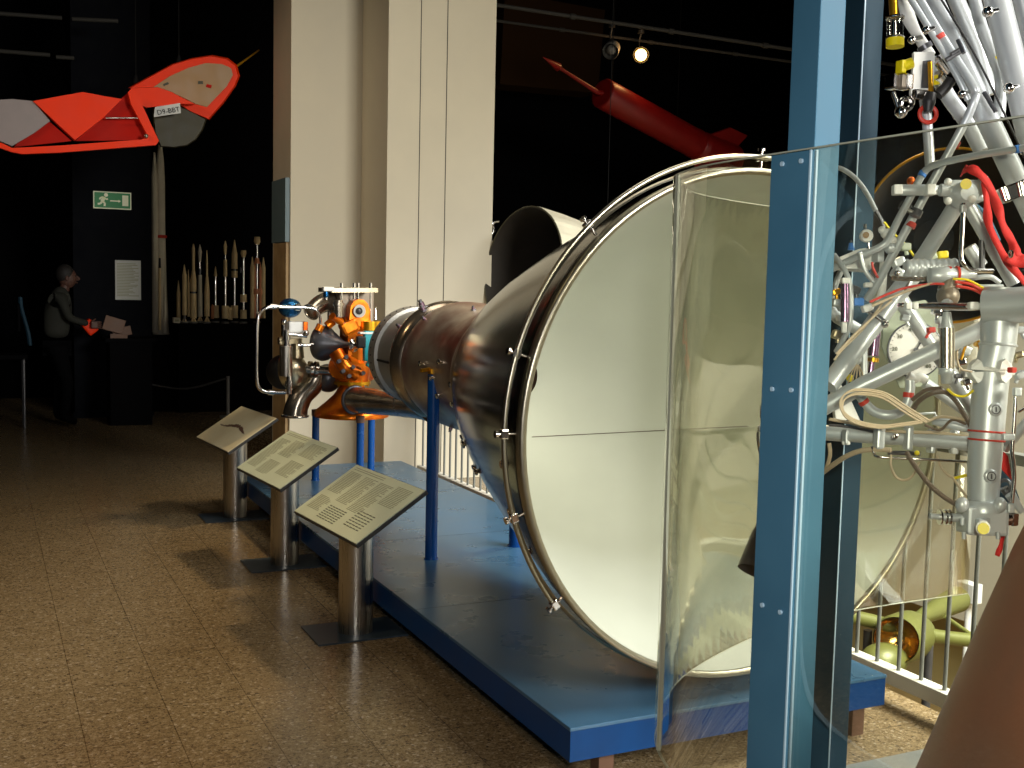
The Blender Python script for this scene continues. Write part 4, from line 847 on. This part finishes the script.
for x in (940,945,949): MB().m('chrome').cyl(atD(x-1,517,2.08),atD(x+.7,517,2.08),.0145,seg=24).build('disc',parent=sn)
MB().m('chrome').cyl(atD(1002,520,2.08),atD(1010,519,2.08),.012,seg=16).box(atD(1012,519,2.08),(.014,.02,.024),bev=.003).build('side_plug',parent=jb)
T('small_tube',[(1016,388,2.05),(1015,410,2.05),(1013.5,432,2.05),(1012,452,2.05),(1013.5,464,2.05),(1014,480,2.05),(1011,508,2.05)],2.1,'chrome')
bx('tube_nut',1017,392,2.05,7,9,.014,'silver'); bx('tube_clip',1008,437,2.05,12,7,.014,'silver'); bx('tube_nut',1010,508,2.05,7,10,.014,'silver')
T('strut',[(1004,449,2.2),(1034,414,2.15)],5,sm=0); T('small_tube',[(1018,412,2.1),(1032,404,2.1)],1.5,'chrome',sm=0); T('small_tube',[(1006,400,2.15),(1002,432,2.15)],1.8,'silver',sm=0)
MB().m('ribbon').prism([atD(x,y,2.18) for x,y in [(1004,452),(1008,456),(1012,480),(1001,468)]],fwd*.004).build('red_flag',parent=fr)
MB().m('gunmetal').torus(atD(1005,486,2.1),(right+fwd).normalized(),.011,.0035,20,8).cyl(atD(1004,488,2.1),atD(1016,505,2.1),.008,seg=12).m('silver').cyl(atD(1010,494,2.08),atD(1022,512,2.08),.010,.006,seg=12).build('connector',parent=fr)
MB().m('steelpost2').prism([atD(x,y,2.3) for x,y in [(1000,462),(1012,478),(1020,500),(1004,512),(997,500)]],fwd*.01).build('grey_bracket',parent=fr)
# horizontal beam
hb=T('beam_tube',[(816,432,2.3),(905,438,2.22),(975,444,2.15)],[8,7.6,7.4],'silver',sm=0)
for x,y,w_ in ((845,437,3),(879,437,8),(908,438,6),(931,441,5),(954,442,5)): bx('beam_clamp',x,y,2.2,w_,24 if w_>3 else 15,.03,'silver',3,.004,par=hb)
bx('beam_nut',895,436,2.16,5,5,.01,'chrome',par=hb); bx('beam_nut',846,443,2.2,8,4,.01,'whitepart',par=hb); bx('beam_nut',954,451,2.14,5,6,.012,'whitepart',par=hb); bx('beam_nut',883,429,2.16,5,4,.01,'whitepart',par=hb)
T('thin_line',[(872,446,2.2),(874,453,2.2),(880,457,2.19),(920,459,2.17),(969,462,2.13)],1.5,'chrome')
T('thin_line',[(829,419,2.25),(850,423,2.25),(875,429,2.22),(905,432,2.2),(940,433,2.18),(975,438,2.15)],1.7,'cable')
T('thin_line',[(829,425,2.25),(850,427,2.25),(875,432,2.22)],1.4,'gunmetal')
T('thin_line',[(888,453,2.2),(905,453,2.2),(920,454,2.18)],2.2,'gunmetal'); MB().m('yellow').sphere(atD(917,453,2.16),.005,10,8).build('yellow_fitting',parent=fr)
T('hose',[(818,476,2.35),(830,467,2.3),(845,457,2.25),(860,451,2.22),(875,449.5,2.2),(891,450,2.18)],2.6,'cable')
T('hose',[(826,470,2.32),(830,455,2.3),(829,443,2.3)],2,'cable')
T('braided_hose',[(907,453,2.16),(915,466,2.13),(929,484,2.1),(944,497,2.08),(962,508,2.06)],[2.3,2.5,2.5,2.5,2.3],'brownhose')
T('wire',[(891,455,2.18),(891,466,2.17),(896,477,2.17),(905,480,2.17),(913,475,2.17),(919,462,2.17)],1.2,'cable')
T('wire',[(937,456,2.17),(941,467,2.16),(948,475,2.15),(953,478,2.15),(960,488,2.14),(967,497,2.12)],1.3,'cable'); T('wire',[(955,478,2.15),(968,475,2.13)],1.5,'yellow')
for dx,dy,s_ in ((0,0,1),(1.5,2,.97),(-1,3,.94),(2,-1,1.02)):
    T('cable_loop',[(881+(x-881)*s_+dx,408+(y-408)*s_+dy,2.12) for x,y in [(926,421),(905,408),(885,395),(868,391),(852,391),(842,397),(840,406),(845,415),(858,422),(880,426),(900,424),(922,421)]],1.0,'cable',seg=8)
T('wire',[(925,422,2.14),(940,417,2.14),(955,418,2.14),(965,420,2.14)],1.6,'cable'); T('wire',[(925,425,2.14),(940,430,2.14),(952,420,2.14),(966,424,2.14)],1.4,'brownhose'); T('small_tube',[(916,414,2.2),(935,413,2.2),(937,420,2.2)],1.2,'silver',sm=0)
T('small_tube',[(934,420,2.24),(950,424,2.22),(975,429,2.2)],5,'silver')
el=T('pipe_elbow',[(858,393,2.25),(866,404,2.24),(875,412,2.23),(888,415,2.22),(900,412,2.22),(907,403,2.22),(910,390,2.22),(910,380,2.22)],4.8,'silver')
band(864,402,2.24,.6,.8,4,5.4,'redband','red_band',el); band(908.5,395,2.22,-.1,1,5,5.4,'redband','red_band',el)
T('braided_hose',[(912,412,2.2),(918,402,2.18),(930,394,2.15),(944,392,2.15),(955,400,2.15),(965,416,2.14),(974,432,2.12)],2.4,'brownhose')
T('braided_hose',[(912,400,2.2),(926,390,2.18),(942,388,2.16)],2,'brownhose')
T('wire',[(947,389,2.1),(955,395,2.1),(965,396,2.1),(974,390,2.1)],1.2,'yellow')
# left cluster
g=MB().m('whitepart').prism([atD(x,y,2.35) for x,y in [(840,257),(859,249),(880,246),(882,252),(870,270),(842,268)]],fwd*.05).build('white_box',parent=fr,label='white angular box')
gs=MB().m('whitepart').lathe(atD(866,236,2.3),-fwd,[(-.01,.011),(0,.0135),(.008,.0125)],28).build('small_gauge',parent=fr)
MB().m('sand').cyl(atD(866,235,2.295),atD(866,235,2.28),.0065,seg=20).m('chrome').cyl(atD(865,229,2.3),atD(865,224,2.3),.003,seg=10).cyl(atD(868,243,2.3),atD(869,252,2.3),.003,seg=10).build('gauge_centre',parent=gs)
MB().m('blueband').cyl(atD(851,250,2.3),atD(851,243,2.3),.007,.004,14).m('chrome').cyl(atD(851,242,2.3),atD(851,240,2.3),.002,seg=8).build('blue_cap',parent=fr)
MB().m('whitepart').sphere(atD(888,234,2.3),.014,14,10,(1.1,1,.8)).sphere(atD(882,230,2.3),.008,10,8).box(atD(890,240,2.3),(.02,.02,.014),bev=.004).build('white_fitting',parent=fr)
MB().m('silver').sphere(atD(890,248,2.3),.012,14,10).box(atD(878,255,2.32),(.018,.02,.03),bev=.004).build('fitting',parent=fr)
T('loop_line',[(860,252,2.25),(862,262,2.25),(866,272,2.25),(874,282,2.25)],2.4,'silverlight'); T('wire',[(872,262,2.24),(873,268,2.24),(878,278,2.24)],1.3,'redband')
T('hose',[(834,255,2.3),(842,266,2.28),(849,280,2.27),(851,300,2.27),(850,322,2.27),(846,334,2.28),(836,352,2.3)],2.7,'silver')
pc=T('purple_cylinder',[(845,282,2.25),(845,322,2.25)],4.3,'purple',sm=0); bx('cap',845,281,2.25,8,6,.02,'whitepart',par=pc); bx('cap',844,327,2.25,5,12,.012,'whitepart',par=pc)
MB().m('purple').cyl(atD(877,318,2.4),atD(873,356,2.4),.011,seg=20).cyl(atD(872,362,2.4),atD(869,384,2.4),.006,seg=16).m('gold').cyl(atD(873.5,358,2.4),atD(873,362,2.4),.012,seg=20).build('tinted_cylinder',parent=fr,label='violet tinted steel cylinder')
T('small_tube',[(864,350,2.35),(864,384,2.35)],3.4,'silver',sm=0)
bx('lilac_box',858,302,2.28,10,8,.02,'blueband'); bx('white_nut',868,285,2.25,8,5,.015,'whitepart'); bx('white_fitting',867,308,2.24,10,7,.02,'whitepart',-20)
T('small_tube',[(884,262,2.35),(882,290,2.35),(876,325,2.35)],4,'whitepart',sm=0)
T('wire',[(884,300,2.2),(876,312,2.2),(862,330,2.2),(842,350,2.2),(834,360,2.2)],1.1,'cable')
for k in range(5): T('wire',[(857,362,2.3),(852+k*2.5,372,2.28+k*.01),(848+k*4,383-k,2.3)],.7,'cable',seg=6)
MB().m('silver').sphere(atD(857,360,2.3),.010,12,8).cyl(atD(857,352,2.3),atD(857,362,2.3),.006,seg=10).m('yellow').sphere(atD(850,378,2.33),.008,10,8).build('wire_gland',parent=fr)
MB().m('whitepart').prism([atD(x,y,2.45) for x,y in [(832,385),(838,380),(850,398),(860,420),(836,420)]],fwd*.02).build('white_shroud',parent=fr)
for x,y,s_,m_ in ((921,271,.012,'silver'),(886,312,.010,'chrome'),(905,318,.010,'silver'),(936,312,.010,'chrome'),(941,320,.012,'silver'),(931,330,.009,'redband'),(964,350,.014,'silver'),(960,362,.012,'chrome'),(968,374,.014,'whitepart'),(958,376,.008,'gunmetal'),(966,382,.010,'chrome'),(979,344,.010,'gold'),(1020,330,.012,'silver'),(1018,355,.010,'brass'),(1020,375,.012,'silver'),(837,303,.012,'silver'),(838,335,.014,'brass'),(855,290,.012,'gunmetal'),(836,292,.010,'gold'),(898,262,.014,'silver'),(912,262,.008,'yellow'),(942,255,.012,'yellow'),(926,256,.02,'dialback'),(905,247,.012,'dialback'),(856,345,.010,'chrome'),(840,318,.009,'whitepart')):
    MB().m(m_).box(atD(x,y,2.36),(s_*1.7,s_*1.3,s_*2),u=right+up*random.uniform(-.5,.5),w=-fwd,bev=s_*.3).cyl(atD(x,y,2.36),atD(x+random.uniform(-6,6),y+8,2.36),s_*.35,seg=10).build('fitting',parent=fr)
T('wire',[(884,222,2.4),(892,232,2.4),(904,243,2.4),(914,256,2.4)],1.2,'yellow'); T('wire',[(905,290,2.3),(915,270,2.35),(922,250,2.4)],1.3,'brownhose'); T('wire',[(962,340,2.3),(957,352,2.3),(960,368,2.3),(972,372,2.3)],1.1,'cable'); T('wire',[(975,330,2.28),(966,345,2.3),(961,360,2.3)],1.3,'gold')
T('stub_strut',[(828,308,2.45),(838,318,2.45),(862,332,2.45)],6,'silver',sm=0)
T('arc_pipe',[(828,166,2.5),(842,169,2.48),(855,178,2.46),(866,192,2.44),(876,211,2.42)],2.4,'silverlight'); T('arc_pipe',[(876,211,2.42),(882,222,2.42),(884,234,2.42)],2.2,'gunmetal')
MB().m('chrome').box(atD(1012,192,2.08),(.05,.03,.03),u=right+up*.4,w=-fwd,bev=.004).cyl(atD(1002,188,2.07),atD(1006,200,2.07),.008,seg=12).cyl(atD(1018,183,2.07),atD(1021,196,2.07),.008,seg=12).build('strut_clamp',parent=fr)
T('arc_pipe',[(846,262,2.5),(838,278,2.5),(832,298,2.5)],3,'silver')
# small bits and dark cone left of the front post
T('thin_line',[(776,402,2.35),(764,404,2.35),(761,412,2.35),(762,424,2.35),(758,432,2.35),(759,448,2.35),(764,462,2.35),(776,466,2.35)],1.5,'silverlight')
bx('small_valve',764,429,2.33,12,7,.02,'whitepart'); bx('small_valve',766,436,2.33,10,8,.02,'gunmetal'); bx('small_valve',763,445,2.33,7,5,.02,'gold')
ta=atD(798,470,2.45); tz=atD(765,575,2.38)
MB().m('gunmetal').lathe(ta,tz-ta,[(0,.018),(.03,.022),(.10,.042),(.17,.054),((tz-ta).length,.060)],40,(True,False)).build('small_nozzle',parent=fr,label='dark grey cone nozzle')
T('bracket_tube',[(798,470,2.45),(812,440,2.4),(830,432,2.32)],6,'silver')
# dark bell inside upper right
db=atD(950,236,2.75); dn=(fwd*.95+right*.25+up*.1).normalized(); rb=.212
MB().m('darkbell').lathe(db,dn,[(0,rb),(.08,rb*.94),(.2,rb*.75),(.3,rb*.5),(.36,rb*.25)],64,(False,True)).build('dark_nozzle',parent=fr,label='dark brown open nozzle')
MB().m('gold').torus(db,dn,rb,.0035,72,8).build('nozzle_rim',parent=fr)
for x,y in ((911,181),(933,165)): MB().m('copper').sphere(atD(x,y,2.6),.010,12,8).build('amber_lamp',parent=fr)
# big bronze nozzle
bc=atD(1152,600,2.0); pr=[]
zb=lambda y: atD(1152,y,2.0).z
pr=[(zb(768)-.40,.47),(zb(768)-.2,.415),(zb(768),.350),(zb(700),.312),(zb(640),.278),(zb(600),.254),(zb(560),.230),(zb(540),.216),(zb(500),.19),(zb(460),.155),(zb(430),.125),(zb(410),.12)]
z0=pr[0][0]
MB().m('bronze').lathe((bc.x,bc.y,z0),(0,0,1),[(z-z0,r) for z,r in pr],96,(False,True)).build('main_nozzle',parent=fr,label='large rust brown bronze bell nozzle')
# ribbons
rb_=thing('red_ribbon','red cloth safety ribbon hanging from the silver engine frame','ribbon',atD(966,170,2.05))
def ribbon(pts,w,par,name):
    P_=smoothpath([atD(x,y,d) for x,y,d in pts],5); mb=MB().m('ribbon'); n=len(mb.v)
    for i,p in enumerate(P_):
        d=(P_[min(i+1,len(P_)-1)]-P_[max(i-1,0)]).normalized(); s_=d.cross(fwd).normalized(); k=math.sin(i*.55)*.5; s2=(s_+fwd*k).normalized()*w/2*(1+.15*math.sin(i)); q=s2.cross(d).normalized()*.0012
        mb.v+=[p+s2+q,p-s2+q,p-s2-q,p+s2-q]
    for i in range(len(P_)-1):
        for k in range(4): k2=(k+1)%4; mb.quad([n+4*i+k,n+4*i+k2,n+4*i+4+k2,n+4*i+4+k],True)
    mb.quad([n,n+1,n+2,n+3]); mb.quad([n+4*len(P_)-4+k for k in range(4)]); return mb.build(name,parent=par)
ribbon([(962,173,2.1),(968,168,2.06),(978,173,2.05),(988,184,2.05),(997,205,2.04),(1003,225,2.03),(1012,242,2.03),(1018,255,2.02),(1034,262,2.02)],.016,rb_,'ribbon_strand')
ribbon([(985,182,2.06),(987,205,2.06),(989,225,2.06),(998,245,2.05),(1008,262,2.05),(1026,284,2.04)],.014,rb_,'ribbon_strand')
ribbon([(1008,256,2.0),(1018,262,2.0),(1036,258,2.0)],.022,rb_,'ribbon_strand')
ribbon([(1003,532,2.1),(1001,545,2.1),(997,556,2.1)],.009,rb_,'ribbon_strand')
MB().m('chrome').torus(atD(1011,254,1.99),right,.006,.002,16,6).build('ring',parent=rb_)
# ------------------------------------------------------------------ lights
def area(name,loc,aim,size,energy,color,spread=180):
    l=bpy.data.lights.new(name,'AREA'); l.shape='RECTANGLE'; l.size=size[0]; l.size_y=size[1]; l.energy=energy; l.color=color; l.spread=math.radians(spread)
    o=bpy.data.objects.new(name,l); col.objects.link(o); o.location=loc; o.rotation_euler=(V(aim)-V(loc)).to_track_quat('-Z','Y').to_euler(); return o
def spot(name,loc,aim,energy,color,ang,r=.15,blend=.6):
    l=bpy.data.lights.new(name,'SPOT'); l.energy=energy; l.color=color; l.spot_size=math.radians(ang); l.shadow_soft_size=r; l.spot_blend=blend
    o=bpy.data.objects.new(name,l); col.objects.link(o); o.location=loc; o.rotation_euler=(V(aim)-V(loc)).to_track_quat('-Z','Y').to_euler(); return o
WARM=(1,.76,.46); NEUT=(1,.97,.88); COOL=(.95,.98,1)
area('window_daylight',(4.6,-3.2,3.6),(2.9,5,1.2),(2.2,1.8),168,NEUT,80)
area('added_overhead_fill',(2.6,5.2,6.3),(2.6,5.2,0),(1.6,3.5),40,(1,.93,.8),120)  # soft overhead light added to put highlights on top of the engine metal
spot('gallery_spot',(4.5,6.0,5.1),(1.5,5.2,0),620,WARM,90,.2,.8)
area('camera_flash',(.12,-.05,1.80),(1.4,3,1.0),(.12,.08),22,(1,.98,.95),130)
spot('gallery_spot_left',(-2.0,4.6,5.3),(.9,5.0,.2),180,(1,.72,.42),62,.3,1)
area('skylight_lower_hall',(6.5,2.0,5.8),(7.6,3.5,-2),(3,5),1300,COOL,115)
spot('added_column_fill',(-3.0,6.5,4.6),(2.6,9.6,2.0),260,(1,.80,.58),46,.2,.9)  # added fill that brightens the left-facing sides of the cream columns
pl_=bpy.data.lights.new('spot_glow','POINT'); pl_.energy=9; pl_.color=(1,.55,.2); pl_.shadow_soft_size=.08
po=bpy.data.objects.new('spot_glow',pl_); col.objects.link(po); po.location=LP+V((-.05,-.15,-.0))
spot('hall_spot_models',(1.5,10.2,5.2),(2.9,14.6,1.4),13,(1,.78,.5),60,.1,.8)
spot('hall_spot_aircraft',(-1.0,6.0,4.6),tuple(A(120,110)),16,(1,.72,.48),60,.08,.7)
w=bpy.data.worlds.new('world'); sc.world=w; w.use_nodes=True; w.node_tree.nodes['Background'].inputs[0].default_value=(.9,.95,1,1); w.node_tree.nodes['Background'].inputs[1].default_value=.05
for o in bpy.data.objects:
    if '_o_' in o: del o['_o_']
sc.view_settings.view_transform='Standard'; sc.view_settings.look='None'; sc.view_settings.exposure=0; sc.view_settings.gamma=1; sc.view_settings.use_curve_mapping=False
